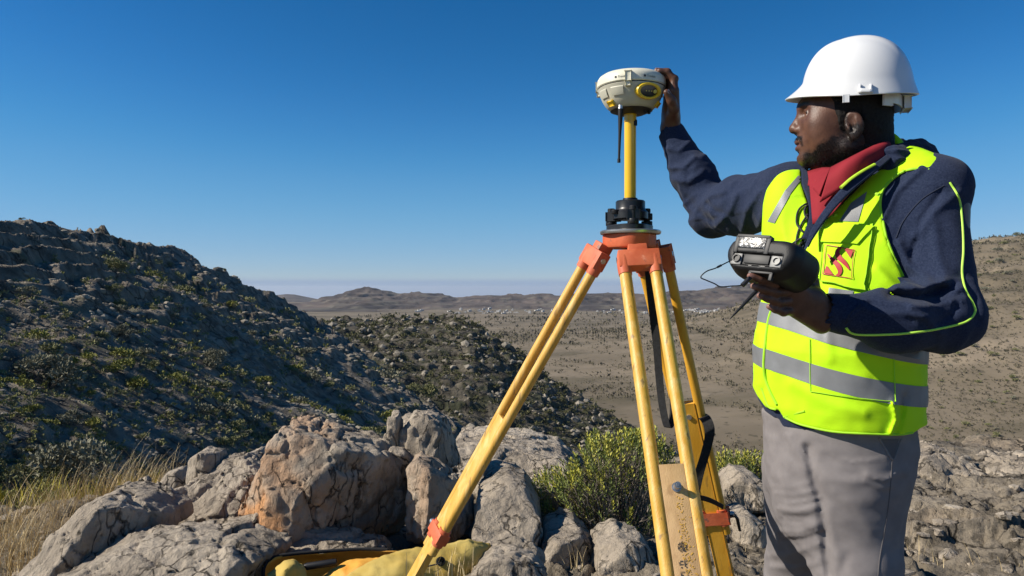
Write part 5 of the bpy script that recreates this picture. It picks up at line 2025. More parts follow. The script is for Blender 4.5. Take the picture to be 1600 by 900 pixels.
def hoodie_sdf(p):
    d = torso(p, 0.004)
    d = smin(d, rcone(p, C0 + L50 * 0.06 + [0, 0.02, 0.0], SL + [0.0, 0.0, 0.015], 0.050, 0.055), 0.04)
    d = smin(d, rcone(p, C0 - L50 * 0.05 + [0, 0.02, -0.01], SR + [0.02, -0.02, 0.01], 0.045, 0.052), 0.04)
    d = smin(d, boxed(p, sleeve_l, *bb(SL - 0.09, SL + 0.09, EL - 0.09, EL + 0.09, WL - 0.05, WL + 0.05)), 0.03)
    d = smin(d, boxed(p, sleeve_r, *bb(SR - 0.09, SR + 0.09, ER - 0.08, ER + 0.08, WR - 0.05, WR + 0.05)), 0.03)
    d = d - creases(p, CR_SL + CR_SR) * (p[:, 2] > -0.12)
    # open at the neck and down the front
    q = pix(p)
    mpp = p[:, 1] / FP
    vd = sd_poly(q, [(1262, 262), (1268, 300), (1276, 335), (1270, 362), (1290, 335), (1345, 285), (1368, 262), (1390, 225), (1300, 215)]) * mpp
    vd = np.where(front_of(p) > -0.01, vd, 0.05)
    d = smax(d, -vd, 0.006)
    d = smax(d, -rcone(p, NECK_B + [0, 0, 0.0], NECK_A, 0.073, 0.075), 0.008)
    d = np.maximum(d, (q[:, 1] - (np.interp(q[:, 0], HEM[0], HEM[1]) + np.interp(q[:, 0], [1150, 1200, 1222, 1245, 1272, 1290], [-6, 8, 16, 12, 3, -8]))) * mpp)
    return d


M['navy'] = mat("navy_fleece", (0.013, 0.020, 0.045), 0.95, col2=(0.023, 0.032, 0.064), scale=260, detail=3, bump=0.0008, bscale=700, spec=0.12, sheen=0.06)
over_noise(M['navy'], (0.04, 0.052, 0.088), 420, 0.56, 0.70, 2, amount=0.5)
V, Fc = surface_nets(hoodie_sdf, [0.36, 1.34, -0.42], [1.04, 2.22, 0.50], 0.0042, 8, 1.7)
mesh_np("hooded_sweatshirt", V, Fc, M['navy'], man, True)
hood_bvh = bvh_of(V, Fc)


# the hood, bunched behind the neck
def hood_sdf(p):
    pts = [C0 + L50 * 0.085 + A50 * 0.055 + [0, 0, -0.02], P(1392, 252, 1.60), P(1425, 250, 1.64), P(1430, 250, 1.74), P(1400, 246, 1.83), P(1340, 252, 1.85), P(1296, 272, 1.82)]
    d = chain(p, pts, [0.012, 0.024, 0.034, 0.038, 0.034, 0.024, 0.012], 0.03)
    d = smin(d, chain(p, [P(1418, 243, 1.61), P(1438, 240, 1.68), P(1425, 238, 1.78)], [0.012, 0.017, 0.016], 0.02), 0.012)
    return d - 0.004 * (1 - np.abs(vnoise(p * np.array([30, 30, 55]), 9)) * 2) - 0.002 * vnoise(p * 90, 10)


V, Fc = surface_nets(hood_sdf, [0.60, 1.5, 0.16], [0.98, 1.95, 0.36], 0.0035, 8, 1.8)
mesh_np("hood", V, Fc, M['navy'], man, True)

# ---- the vest
CR_V = [([(1370, 420), (1400, 450), (1418, 468)], 8, 0.0060), ([(1340, 440), (1375, 470), (1410, 480)], 7, -0.0045),
        ([(1300, 455), (1290, 500), (1296, 560)], 10, 0.0045), ([(1395, 630), (1402, 655), (1392, 678)], 4, 0.0090), ([(1412, 620), (1408, 650), (1400, 676)], 5, -0.0075),
        ([(1225, 300), (1222, 350), (1230, 400)], 7, 0.0060), ([(1205, 320), (1210, 380), (1205, 440)], 7, -0.0045), 
        ([(1380, 540), (1410, 560), (1435, 560)], 7, 0.0060), ([(1185, 520), (1192, 560), (1188, 600)], 6, 0.0045), ([(1240, 600), (1290, 630), (1350, 645)], 10, 0.0045)]


def vest_sdf(p):
    q = pix(p); mpp = p[:, 1] / FP
    d = torso(p, 0.013)
    sh = rcone(p, C0 + L50 * 0.07 + [0, 0.015, 0.010], SL + [-0.025, 0.015, 0.022], 0.050, 0.058)
    sh = np.minimum(sh, rcone(p, C0 - L50 * 0.06 + [0, 0.015, -0.004], SR + [0.045, -0.03, 0.014], 0.045, 0.055))
    d = smin(d, sh, 0.04)
    d = d - creases(p, CR_V) - 0.0022 * fbm(p * np.array([16, 16, 9]), 3, 88) - 0.0012 * vnoise(p * 40, 90)
    # armholes
    dl = nrm(EL - SL)
    hole = sd_poly(q, ARMH) * mpp
    hole = np.where((p - C0) @ L50 > 0.03, hole, 0.05)
    d = smax(d, -hole, 0.004)
    d = smin(d, ell(p, P(1232, 345, 1.735), (0.060, 0.070, 0.11)), 0.04)
    holer = sd_poly(q, ARMHR) * mpp
    holer = np.where((p - C0) @ L50 < -0.02, holer, 0.05)
    d = smax(d, -holer, 0.004)
    vd = sd_poly(q, VP) * mpp
    vd = np.where(front_of(p) > -0.005, vd, 0.05)
    d = smax(d, -vd, 0.004)
    d = smax(d, -rcone(p, NECK_B + [0, 0, -0.01], NECK_A + [0, 0, 0.05], 0.098, 0.10), 0.006)
    d = smax(d, (q[:, 1] - np.interp(q[:, 0], HEM[0], HEM[1])) * mpp, 0.003)
    return d


M['neon'] = mat("neon_yellow_vest_cloth", (0.45, 0.78, 0.006), 0.75, col2=(0.50, 0.84, 0.008), scale=6, bump=0.0005, bscale=900, spec=0.25)
M['neon2'] = mat("neon_yellow_edge_binding", (0.36, 0.70, 0.015), 0.7, var=0.05, scale=40)
M['tape'] = mat("silver_reflective_tape", (0.185, 0.19, 0.195), 0.5, var=0.06, scale=40, metal=0.1, bump=0.0003, bscale=500)
M['red'] = mat("red_print", (0.40, 0.005, 0.008), 0.6, var=0.06, scale=60)
V, Fc = surface_nets(vest_sdf, [0.44, 1.36, -0.38], [1.02, 2.0, 0.36], 0.0038, 8, 1.7)
vest = mesh_np("safety_vest", V, Fc, M['neon'], man, True)
VB = bvh_of(V, Fc)


def band(z_of, width, rows=5, n=260, off=0.0016):
    """a tape round the vest, laid on its surface"""
    V, Fc = [], []
    good = np.zeros((n, rows + 1), bool)
    c = C0 + A50 * 0.09
    for i in range(n):
        a = 2 * math.pi * i / n
        dr = np.array([math.cos(a), math.sin(a), 0])
        for j in range(rows + 1):
            x, y = c[0] + dr[0] * 0.18, c[1] + dr[1] * 0.18
            z = z_of(x, y) + (j / rows - 0.5) * width
            o = Vector((c[0] + dr[0] * 0.6, c[1] + dr[1] * 0.6, z))
            hit = VB.ray_cast(o, Vector(-dr))
            if hit[0] is None or (Vector((hit[0].x, hit[0].y, 0)) - Vector((c[0], c[1], 0))).length < 0.10:
                V.append((c[0], c[1], z))
            else:
                good[i, j] = True
                V.append(tuple(hit[0] + hit[1] * off))
    for i in range(n):
        i2 = (i + 1) % n
        for j in range(rows):
            if good[i, j] and good[i, j + 1] and good[i2, j] and good[i2, j + 1]:
                Fc.append((i * (rows + 1) + j, i2 * (rows + 1) + j, i2 * (rows + 1) + j + 1, i * (rows + 1) + j + 1))
    mb = MB(); mb.add(V, Fc)
    return mb.build("reflective_band", M['tape'], vest)


band(lambda x, y: -0.171 - 0.175 * (x - 0.593) + 0.106 * (y - 1.53), 0.041)
band(lambda x, y: -0.081 - 0.20 * (x - 0.593) + 0.106 * (y - 1.53), 0.041)


def decal(name, m, quads, off=0.0017, nu=6, nv=6, parent=None, bvh=None):
    mb = MB()
    for q in quads:
        patch(mb, bvh or VB, q, nu, nv, off)
    return mb.build(name, m, parent or vest)


decal("reflective_strip", M['tape'], [[(1200, 346), (1211, 349), (1236, 302), (1227, 298)], [(1227, 298), (1236, 302), (1253, 279), (1247, 275)]])
decal("reflective_strip", M['tape'], [[(1312, 346), (1341, 347), (1355, 300), (1330, 318)]])
decal("reflective_strip", M['tape'], [[(1294, 464), (1330, 468), (1334, 455), (1296, 450)]])


def cord(name, px_pts, rad, m, parent, bvh, off=0.001, n=8, dflt=1.5):
    pts = [np.array([*p, 0.0]) for p in px_pts]
    pts = smooth_path(pts, n)
    mb = MB()
    mb.tube([ray_px(bvh, p[0], p[1], off, dflt) for p in pts], rad, 8)
    return mb.build(name, m, parent)


# chest pocket with its flap and the red emblem in its square
pk = decal("pocket", M['neon'], [[(1283, 440), (1350, 456), (1364, 352), (1292, 350)]], 0.006, 12, 12)
mb = MB()
patch(mb, VB, [(1286, 380), (1340, 384), (1366, 356), (1294, 352)], 10, 8, 0.0105)
mb.build("pocket_flap", M['neon'], vest)
for a_, b_ in (((1283, 440), (1350, 456)), ((1350, 456), (1364, 352)), ((1283, 440), (1288, 384)), ((1286, 380), (1340, 384)), ((1340, 384), (1366, 356))):
    cord("seam", [a_, ((a_[0] + b_[0]) / 2, (a_[1] + b_[1]) / 2), b_], 0.0009, M['neon2'], vest, VB, 0.0075)
# the lower pocket
decal("pocket", M['neon'], [[(1268, 612), (1398, 628), (1396, 600), (1266, 586)]], 0.0012, 12, 4)
for a_, b_ in (((1266, 530), (1267, 612)), ((1267, 612), (1398, 628)), ((1398, 628), (1396, 560))):
    cord("seam", [a_, ((a_[0] + b_[0]) / 2, (a_[1] + b_[1]) / 2 + 1), b_], 0.0009, M['neon2'], vest, VB, 0.0022)
EMB = [np.array(q, float) for q in ((1288, 430), (1331, 437), (1336, 393), (1294, 385))]       # lower left, lower right, upper right, upper left


def emb(u, v):
    a, b, c, d = EMB
    q = (a * (1 - u) + b * u) * (1 - v) + (d * (1 - u) + c * u) * v
    return ray_px(VB, q[0], q[1], 0.0088, 1.45)


def emb_strip(name, center, w):
    mb = MB(); V, Fc = [], []
    c_ = smooth_path([np.array([x, y, 0.0]) for x, y in center], 6)
    n = len(c_)
    for i, p in enumerate(c_):
        t_ = nrm(c_[min(i + 1, n - 1)] - c_[max(i - 1, 0)]); nn = np.array([-t_[1], t_[0], 0])
        ww = w[0] + (w[1] - w[0]) * math.sin(math.pi * i / (n - 1))
        for s_ in (-1, 1):
            q = p + nn * ww * s_
            V.append(emb(q[0], q[1]))
    for i in range(n - 1):
        Fc.append((2 * i, 2 * i + 1, 2 * i + 3, 2 * i + 2))
    mb.add(V, Fc)
    return mb.build(name, M['red'], pk)


for a_, b_ in (((0.0, 0.0), (1, 0)), ((1, 0), (1, 1)), ((1, 1), (0, 1)), ((0, 1), (0, 0))):
    emb_strip("emblem_frame", [a_, ((a_[0] + b_[0]) / 2, (a_[1] + b_[1]) / 2), b_], (0.014, 0.014))
# two S-shaped strokes that run slanting side by side, with a wedge in two corners
emb_strip("emblem_stroke", [(0.10, 0.70), (0.22, 0.585), (0.37, 0.47), (0.50, 0.35), (0.575, 0.21), (0.555, 0.08), (0.46, 0.02)], (0.022, 0.092))
emb_strip("emblem_stroke", [(0.53, 0.98), (0.44, 0.91), (0.42, 0.78), (0.51, 0.65), (0.66, 0.53), (0.80, 0.41), (0.90, 0.29)], (0.022, 0.092))
mb = MB(); mb.add([emb(0.04, 0.03), emb(0.36, 0.03), emb(0.10, 0.30)], [(0, 1, 2)]); mb.build("emblem_wedge", M['red'], pk)
mb = MB(); mb.add([emb(0.96, 0.97), emb(0.66, 0.97), emb(0.90, 0.70)], [(0, 1, 2)]); mb.build("emblem_wedge", M['red'], pk)
# edge bindings, front fastening
cord("edge_binding", [(1367, 264), (1340, 292), (1310, 322), (1290, 345), (1270, 372), (1256, 395), (1244, 418), (1234, 440)], 0.0036, M['neon2'], vest, VB, 0.0)
cord("edge_binding", [(1252, 268), (1254, 290), (1262, 318), (1262, 350), (1250, 385), (1238, 415)], 0.0036, M['neon2'], vest, VB, 0.0)
cord("front_fastening", [(1216, 468), (1204, 490), (1198, 520), (1194, 560), (1195, 585), (1203, 610), (1214, 632)], 0.0030, M['neon2'], vest, VB, 0.001)
cord("edge_binding", [(1190, 606), (1200, 634), (1212, 640)], 0.0025, M['neon2'], vest, VB, 0.0)
cord("edge_binding", [(1222, 650), (1245, 661), (1270, 668), (1300, 674), (1340, 677), (1400, 679), (1426, 676)], 0.0024, M['neon2'], vest, VB, 0.0)
cord("edge_binding", [(1494, 290), (1470, 271), (1440, 264), (1414, 267), (1394, 280), (1379, 298), (1375, 320), (1379, 345), (1386, 375), (1398, 405), (1410, 430), (1416, 455)], 0.0030, M['neon2'], vest, VB, 0.0)
# piping along the near sleeve
M['piping'] = mat("bright_green_piping", (0.48, 0.80, 0.08), 0.6, var=0.05, scale=60)
cord("sleeve_piping", [(1484, 285), (1498, 310), (1503, 345), (1505, 390), (1503, 425), (1508, 452), (1520, 474), (1523, 488), (1510, 502), (1480, 511), (1440, 518), (1400, 522), (1350, 523), (1330, 520), (1322, 512)], 0.0022, M['piping'], man, hood_bvh, 0.0004, dflt=1.45)
M['seam'] = mat("dark_seam", (0.012, 0.017, 0.036), 0.9, var=0.1)
cord("shoulder_seam", [(1475, 290), (1440, 312), (1412, 345), (1400, 372)], 0.0014, M['seam'], man, hood_bvh, 0.0)
cord("cuff_seam", [(1322, 505), (1328, 490), (1345, 476)], 0.0015, M['seam'], man, hood_bvh, 0.0)

# ---- red shirt: collar leaves round the neck and the placket
M['shirt'] = mat("red_shirt_cloth", (0.21, 0.014, 0.022), 0.8, col2=(0.26, 0.019, 0.027), scale=12, bump=0.0005, bscale=900, spec=0.2)


def loft_cloth(name, rows, m, nu=14, th=0.002, parent=None, wr=0.0):
    """cloth between rows of points (each row smoothed)"""
    rr = [smooth_path(q, nu) for q in rows]
    n = len(rr[0])
    cols = [smooth_path([q[i] for q in rr], 5) for i in range(n)]
    k = len(cols[0])
    V = np.array([c[j] for c in cols for j in range(k)])
    if wr:
        V = V + wr * np.stack([fbm(V * 14, 3, 1), fbm(V * 14, 3, 2), fbm(V * 14, 3, 3) + 0.6 * (ridged(V * 9, 3, 4) - 0.4)], 1)
    Fc = [(i * k + j, i * k + k + j, i * k + k + j + 1, i * k + j + 1) for i in range(n - 1) for j in range(k - 1)]
    mb = MB(); mb.add(V, Fc)
    o = mb.build(name, m, parent or man)
    md = o.modifiers.new("thickness", 'SOLIDIFY'); md.thickness = th; md.offset = 0
    return o


loft_cloth("shirt_collar", [
    [P(1299, 262, 1.615), P(1330, 246, 1.595), P(1358, 232, 1.60), P(1384, 219, 1.64), P(1388, 216, 1.72)],
    [P(1294, 276, 1.578), P(1324, 256, 1.556), P(1354, 240, 1.562), P(1388, 226, 1.61), P(1393, 226, 1.72)],
    [P(1281, 316, 1.575), P(1324, 290, 1.553), P(1358, 266, 1.560), P(1394, 250, 1.605), P(1398, 250, 1.72)]], M['shirt'], th=0.0045)
loft_cloth("shirt_collar", [
    [P(1298, 262, 1.625), P(1285, 262, 1.66), P(1274, 264, 1.71), P(1282, 250, 1.77), P(1310, 236, 1.80)],
    [P(1290, 280, 1.60), P(1274, 276, 1.65), P(1264, 276, 1.71), P(1270, 262, 1.79), P(1306, 248, 1.82)],
    [P(1280, 306, 1.585), P(1267, 292, 1.64), P(1258, 288, 1.71), P(1264, 276, 1.80), P(1302, 262, 1.84)]], M['shirt'])
loft_cloth("shirt_front", [
    [P(1262, 268, 1.70), P(1285, 262, 1.66), P(1310, 262, 1.62), P(1350, 260, 1.60)],
    [P(1266, 300, 1.625), P(1280, 300, 1.60), P(1300, 298, 1.585), P(1335, 292, 1.57)],
    [P(1270, 350, 1.585), P(1278, 348, 1.575), P(1286, 345, 1.57), P(1300, 335, 1.565)]], M['shirt'])
M['button'] = mat("shirt_button", (0.45, 0.12, 0.12), 0.3)

# hoodie drawcords and zip
M['cord'] = mat("black_cord", (0.012, 0.012, 0.014), 0.7, var=0.3, scale=100)
for pts in ([(1266, 310), (1258, 330), (1262, 352), (1252, 372), (1240, 382)], [(1268, 312), (1262, 335), (1250, 360), (1246, 378), (1243, 392)],
            [(1262, 318), (1248, 330), (1246, 350), (1256, 366), (1248, 384)]):
    cord("drawcord", pts, 0.0022, M['cord'], man, VB, 0.004)
loft_cloth("sweatshirt_front_edge", [
    [P(1388, 240, 1.585), P(1366, 256, 1.555), P(1338, 275, 1.540), P(1312, 298, 1.530), P(1290, 325, 1.528), P(1270, 356, 1.535), P(1260, 380, 1.54)],
    [P(1393, 247, 1.575), P(1373, 264, 1.547), P(1347, 285, 1.530), P(1321, 308, 1.520), P(1297, 334, 1.518), P(1275, 364, 1.528), P(1263, 386, 1.535)]], M['navy'], th=0.004)
M['zipline'] = mat("yellow_lining_edge", (0.42, 0.62, 0.03), 0.6, var=0.1, scale=80)
mb = MB(); mb.tube(smooth_path([P(1366, 257, 1.550), P(1348, 267, 1.540), P(1330, 279, 1.531), P(1314, 293, 1.526)], 6), [0.0050] * 19, 8, flat=0.6)
mb.build("lining_edge", M['zipline'], man)
loft_cloth("sweatshirt_front_edge", [
    [P(1252, 262, 1.74), P(1253, 285, 1.68), P(1262, 312, 1.62), P(1264, 340, 1.60), P(1254, 372, 1.575)],
    [P(1262, 262, 1.735), P(1265, 290, 1.67), P(1274, 318, 1.61), P(1276, 345, 1.59), P(1264, 376, 1.57)]], M['navy'], th=0.005)

# vest collar edge behind the neck
loft_cloth("vest_collar", [
    [P(1386, 205, 1.72), P(1398, 210, 1.70), P(1410, 222, 1.69)],
    [P(1388, 222, 1.70), P(1402, 226, 1.68), P(1414, 232, 1.67)]], M['neon'], th=0.004)


# ---- trousers
CR_T = [([(1262, 700), (1270, 740), (1284, 790), (1290, 850), (1296, 900)], 7, -0.0096), ([(1225, 660), (1235, 690), (1252, 716), (1262, 735)], 5, 0.0028), ([(1215, 680), (1228, 705), (1246, 724)], 5, -0.0017),
        ([(1212, 770), (1240, 774), (1275, 766)], 4, 0.0022), ([(1216, 795), (1245, 800), (1278, 790)], 4, 0.0028), ([(1222, 812), (1250, 815), (1280, 806)], 4, -0.0022), ([(1218, 830), (1250, 832), (1284, 818)], 4, 0.0028),
        ([(1225, 845), (1255, 842), (1286, 830)], 4, -0.0017), ([(1206, 760), (1230, 762), (1262, 756)], 4, 0.0017), ([(1200, 868), (1235, 866), (1280, 850)], 5, 0.0022), ([(1205, 885), (1240, 888), (1275, 880)], 5, 0.0028),
        ([(1290, 745), (1330, 752), (1380, 748)], 8, 0.0017), ([(1305, 770), (1340, 790), (1360, 830)], 10, 0.0017), ([(1355, 740), (1385, 748), (1400, 740)], 4, 0.0022), ([(1350, 752), (1380, 764), (1392, 758)], 4, 0.0022),
        ([(1285, 800), (1300, 830), (1310, 870)], 6, 0.0017), ([(1325, 868), (1318, 885), (1310, 905)], 7, -0.0022), ([(1232, 786), (1262, 783), (1284, 776)], 2.2, 0.003), ([(1226, 806), (1258, 808), (1282, 798)], 2.2, -0.003), ([(1228, 838), (1256, 838), (1288, 826)], 2.2, 0.003), ([(1352, 744), (1380, 752), (1394, 746)], 2.2, 0.003), ([(1300, 712), (1330, 722), (1372, 718)], 2.5, 0.002), ([(1250, 690), (1262, 716), (1276, 742)], 2.5, 0.003), ([(1395, 700), (1385, 716), (1372, 690)], 3, 0.0017)]


def trousers_sdf(p):
    z = p[:, 2]
    d = torso(p, -0.004)
    d = np.maximum(d, z + 0.27)
    d = smax(d, -0.40 - z, 0.08)
    hips = ell(p, np.array([0.698, 1.655, -0.40]), (0.140, 0.140, 0.20))
    d = smin(d, hips, 0.05)
    lg = chain(p, [HIPL, KL, KL2, AL], [0.089, 0.074, 0.078, 0.075], 0.05)
    rg = chain(p, [HIPR, KR, KR2, AR], [0.096, 0.073, 0.076, 0.075], 0.05)
    d = smin(d, smin(lg, rg, 0.008), 0.045)
    d = d - creases(p, CR_T) * (z < -0.30) - 0.003 * fbm(p * np.array([9, 9, 22]), 3, 45) - 0.0012 * vnoise(p * np.array([30, 30, 50]), 46)
    return np.maximum(d, -1.20 - z)


M['trouser'] = mat("grey_cotton_trousers", (0.175, 0.158, 0.155), 0.9, col2=(0.21, 0.19, 0.185), scale=30, bump=0.0004, bscale=900, spec=0.15)
V, Fc = surface_nets(trousers_sdf, [0.46, 1.40, -1.24], [1.0, 2.10, -0.26], 0.0048, 8, 1.7)
mesh_np("trousers", V, Fc, M['trouser'], man, True)
TBV = bvh_of(V, Fc)
M['tseam'] = mat("trouser_seam", (0.10, 0.09, 0.09), 0.9, var=0.1)
cord("trouser_seam", [(1394, 718), (1392, 750), (1388, 790), (1382, 830), (1375, 870), (1372, 900)], 0.0014, M['tseam'], man, TBV, -0.0003)
cord("pocket_edge", [(1373, 684), (1384, 702), (1395, 718), (1402, 704), (1408, 686)], 0.0024, M['trouser'], man, TBV, 0.0)
decal("pocket_opening", M['tseam'], [[(1392, 714), (1396, 716), (1404, 686), (1376, 686)]], 0.001, 3, 4, man, TBV)
M['shoe'] = mat("dark_work_boot", (0.05, 0.035, 0.025), 0.7, var=0.3, scale=20)
for a_ in (AL, AR):
    def shoe(p, a_=a_):
        return smax(smin(rcone(p, a_ + [0, 0, -0.02], a_ + A50 * 0.15 + [0, 0, -0.055], 0.050, 0.040), rcone(p, a_, a_ + [0, 0, 0.06], 0.05, 0.05), 0.03), -1.27 - p[:, 2], 0.004)
    V, Fc = surface_nets(shoe, a_ - [0.25, 0.25, 0.12], a_ + [0.15, 0.15, 0.15], 0.008, 8, 1.7)
    mesh_np("boot", V, Fc, M['shoe'], man, True)

# ---- hard hat
M['hat'] = mat("glossy_white_hard_hat", (0.70, 0.70, 0.69), 0.28, var=0.015, scale=5, spec=0.5, coat=0.3)
M['hatin'] = mat("white_plastic_cradle", (0.72, 0.72, 0.71), 0.4, var=0.03)
over_noise(M['hat'], (0.60, 0.585, 0.55), 7, 0.50, 0.80, 7, amount=0.25)
hat = thing("hard_hat", "glossy white ridged hard hat with a short peak, worn on the person's head", "hard hat", Hp(0.012, 0, 0.06))


def hat_point(phi, t, inner=0.0):
    """phi round the head from the front, t from the rim (0) to the crown (1)"""
    a = t * math.pi / 2
    c = math.cos(a) ** 0.70; s_ = math.sin(a) ** 1.0
    cf, cl = math.cos(phi), math.sin(phi)
    lf = 0.113
    f = -0.016 + lf * cf * c; l = 0.107 * cl * c
    rim = 0.089 - 0.014 * cl * cl - 0.014 * max(0, -cf) ** 2 - 0.017 * cl
    u = rim + (0.1975 - rim) * s_
    top = math.sin(a) ** 1.2
    rd = math.exp(-((l / 0.020) ** 4)) * 0.0070 + (math.exp(-(((abs(l) - 0.048) / 0.011) ** 4)) * 0.0055)
    u += rd * top
    fl = max(0.0, 1 - t / 0.15)                        # the rim flares, the peak in front
    pk_ = max(0.0, cf) ** 2.4
    ext = 0.0055 + 0.030 * pk_ + 0.003 * max(0.0, -cf) ** 3
    f += ext * fl ** 1.5 * cf; l += ext * fl ** 1.5 * cl * 0.8
    u -= fl ** 1.3 * (0.004 + 0.004 * pk_)
    return Hp(f, l, u)


NPH, NT = 120, 46
V, Fc = [], []
tt = np.concatenate([np.linspace(0, 0.2, 15), np.linspace(0.225, 1, NT - 15)])
for t_ in tt:
    for k in range(NPH):
        V.append(hat_point(2 * math.pi * k / NPH, t_))
for i in range(NT - 1):
    for k in range(NPH):
        k2 = (k + 1) % NPH
        Fc.append((i * NPH + k, i * NPH + k2, (i + 1) * NPH + k2, (i + 1) * NPH + k))
shell = mesh_np("shell", np.array(V), np.array(Fc), M['hat'], hat, True)
md = shell.modifiers.new("thickness", 'SOLIDIFY'); md.thickness = 0.0028; md.offset = -1
md = shell.modifiers.new("round", 'BEVEL'); md.width = 0.0008; md.segments = 2; md.limit_method = 'ANGLE'; md.angle_limit = R(50)
HB = bvh_of(V, Fc)
# slot for ear muffs, the lug below it, the cradle's rear band and ratchet
mb = MB()
for px0, px1 in ((1341, 1346), (1357, 1363)):
    patch(mb, HB, [(px0, 145), (px1, 145), (px1 - 1, 132), (px0 + 1, 133)], 2, 3, 0.0030)
patch(mb, HB, [(1341, 146), (1363, 146), (1363, 141), (1341, 139)], 4, 2, 0.0034)
o = mb.build("accessory_slot", M['hat'], hat)
md = o.modifiers.new("thickness", 'SOLIDIFY'); md.thickness = 0.005; md.offset = 0
mb = MB()
c = P(1322, 154, 1.573)
mb.box(c, (HF, HL, HU), (0.0055, 0.0016, 0.007), 0, 0.001)
mb.build("lug", M['hat'], hat)
mb = MB()
mb.box(Hp(-0.068, 0.066, 0.060), (nrm(HF * 0.8 + HL * 0.6), nrm(HL * 0.8 - HF * 0.6), HU), (0.011, 0.0018, 0.020), 0, 0.002)
mb.build("cradle_strap", M['hatin'], hat)
pts = [Hp(-0.060, 0.072, 0.056), Hp(-0.085, 0.055, 0.055), Hp(-0.100, 0.025, 0.053), Hp(-0.104, 0.0, 0.052), Hp(-0.100, -0.025, 0.053), Hp(-0.085, -0.055, 0.055)]
ribbon("nape_band", pts, 0.024, (HU, HU), M['hatin'], hat, 0.003)
mb = MB()
mb.box(Hp(-0.112, 0.004, 0.052), (HL, HF, HU), (0.022, 0.007, 0.0135), 0, 0.003)
mb.build("ratchet", M['hatin'], hat)

# ------------------------------------------------------------------ the controller in the left hand
ctl = thing("field_controller", "black ruggedised field controller with a silver strip on its end, held in the person's hand", "controller", P(1195, 440, 1.40))
CA = nrm([-0.70, -0.67, 0.31])                      # its long axis, towards the camera
CW = nrm(np.array([0.80, -0.60, -0.16]) - CA * (np.array([0.80, -0.60, -0.16]) @ CA))
CN = np.cross(CW, CA)
if CN[2] < 0:
    CN = -CN
CC = P(1185, 394, 1.335)                            # middle of the near end


def ctl_pt(w, n, a):
    return CC + CW * w + CN * n - CA * a


def ctl_sdf(p):
    q = p - CC
    w = q @ CW; n = q @ CN; a = -(q @ CA)
    grow = np.clip(a / 0.05, 0, 1)
    # widest at the head, with a belly underneath, narrower where the hand holds it
    hw = 0.060 + 0.010 * np.sqrt(np.clip(a / 0.03, 0, 1)) - 0.012 * np.clip((a - 0.085) / 0.05, 0, 1)
    up = 0.030 - 0.006 * np.clip(1 - a / 0.03, 0, 1)
    dn = 0.042 - 0.012 * np.clip(1 - a / 0.03, 0, 1) - 0.018 * np.clip((a - 0.10) / 0.08, 0, 1)
    d = np.maximum(np.abs(w) - hw, np.maximum(n - up, -n - dn))
    d = smax(d, (np.abs(w) + np.maximum(-n, 0) * 1.0 - (hw + dn * 0.38)) * 0.71, 0.012)
    d = smax(d, (np.abs(w) + np.maximum(n, 0) * 1.1 - (hw + up * 0.62)) * 0.68, 0.012)
    d = smax(d, np.maximum(-a, a - 0.105), 0.010)
    # recess with the sockets, on the end
    rec_ = np.maximum(np.abs(w) - 0.046, np.maximum(np.abs(n + 0.013) - 0.011, a - 0.006))
    d = smax(d, -rec_, 0.003)
    return d


V, Fc = surface_nets(ctl_sdf, CC - 0.30, CC + 0.30, 0.0026, 8, 2.0)
M['rubber'] = mat("black_rubber_housing", (0.009, 0.009, 0.0095), 0.55, var=0.25, scale=40, bump=0.0003, bscale=500, spec=0.35)
mesh_np("housing", V, Fc, M['rubber'], ctl, True)
M['chrome'] = mat("mirror_silver_strip", (0.06, 0.06, 0.06), 0.3, metal=0.7, col2=(0.40, 0.40, 0.40), scale=95, lo=0.57, hi=0.68, detail=3, bump=0.0015, bscale=110)
mb = MB()
mb.box(ctl_pt(-0.016, 0.0165, 0.001), (CW, CN, CA), (0.0265, 0.0105, 0.003), 0, 0.002)
mb.build("end_strip", M['chrome'], ctl)
mb = MB()
for s_ in (-1, 1):
    mb.box(ctl_pt(-0.016 + s_ * 0.030, 0.013, 0.004), (CW, CN, CA), (0.0045, 0.016, 0.005), 0, 0.002)
mb.box(ctl_pt(-0.016, 0.0285, 0.006), (CW, CN, CA), (0.032, 0.003, 0.008), 0, 0.0015)
mb.build("strip_bezel", M['black'], ctl)
mb = MB()
mb.box(ctl_pt(-0.002, -0.012, 0.006), (CW, CN, CA), (0.024, 0.008, 0.003), 0, 0.001)
mb.build("port_cover", M['black'], ctl)
M['alu'] = mat("bare_alloy", (0.16, 0.16, 0.155), 0.55, metal=0.3, var=0.3, scale=90)
for w_ in (-0.041, 0.036):
    mb = MB()
    mb.box(ctl_pt(w_, -0.014, 0.005), (CW, CN, CA), (0.0105, 0.0105, 0.003), 0, 0.002)
    mb.build("socket_plate", M['alu'], ctl)
    mb = MB()
    c = ctl_pt(w_ + 0.001, -0.013, 0.0018)
    mb.lathe(c, [(0.0062, -0.001), (0.0075, 0.0), (0.0075, 0.003), (0.0050, 0.003), (0.0048, 0.0005), (0, 0.0005)], 24, ax=CA)
    mb.build("socket", M['alu'] if w_ > 0 else M['black'], ctl)
mb = MB()
for w_ in (-0.012, 0.008, 0.014):
    mb.box(ctl_pt(w_, -0.0245, 0.0045), (CW, CN, CA), (0.003, 0.001, 0.001), 0)
mb.build("screw_head", M['alu'], ctl)
mb = MB()
c = ctl_pt(0.010, -0.040, 0.010)
for s_ in (-1, 1):
    mb.box(c + CW * s_ * 0.020, (CW, CN, CA), (0.003, 0.007, 0.004), 0, 0.001)
mb.box(c + CN * 0.006, (CW, CN, CA), (0.022, 0.002, 0.004), 0, 0.001)
mb.build("latch", M['black'], ctl)
M['cable'] = mat("black_cable", (0.012, 0.012, 0.013), 0.5, var=0.2, scale=50)
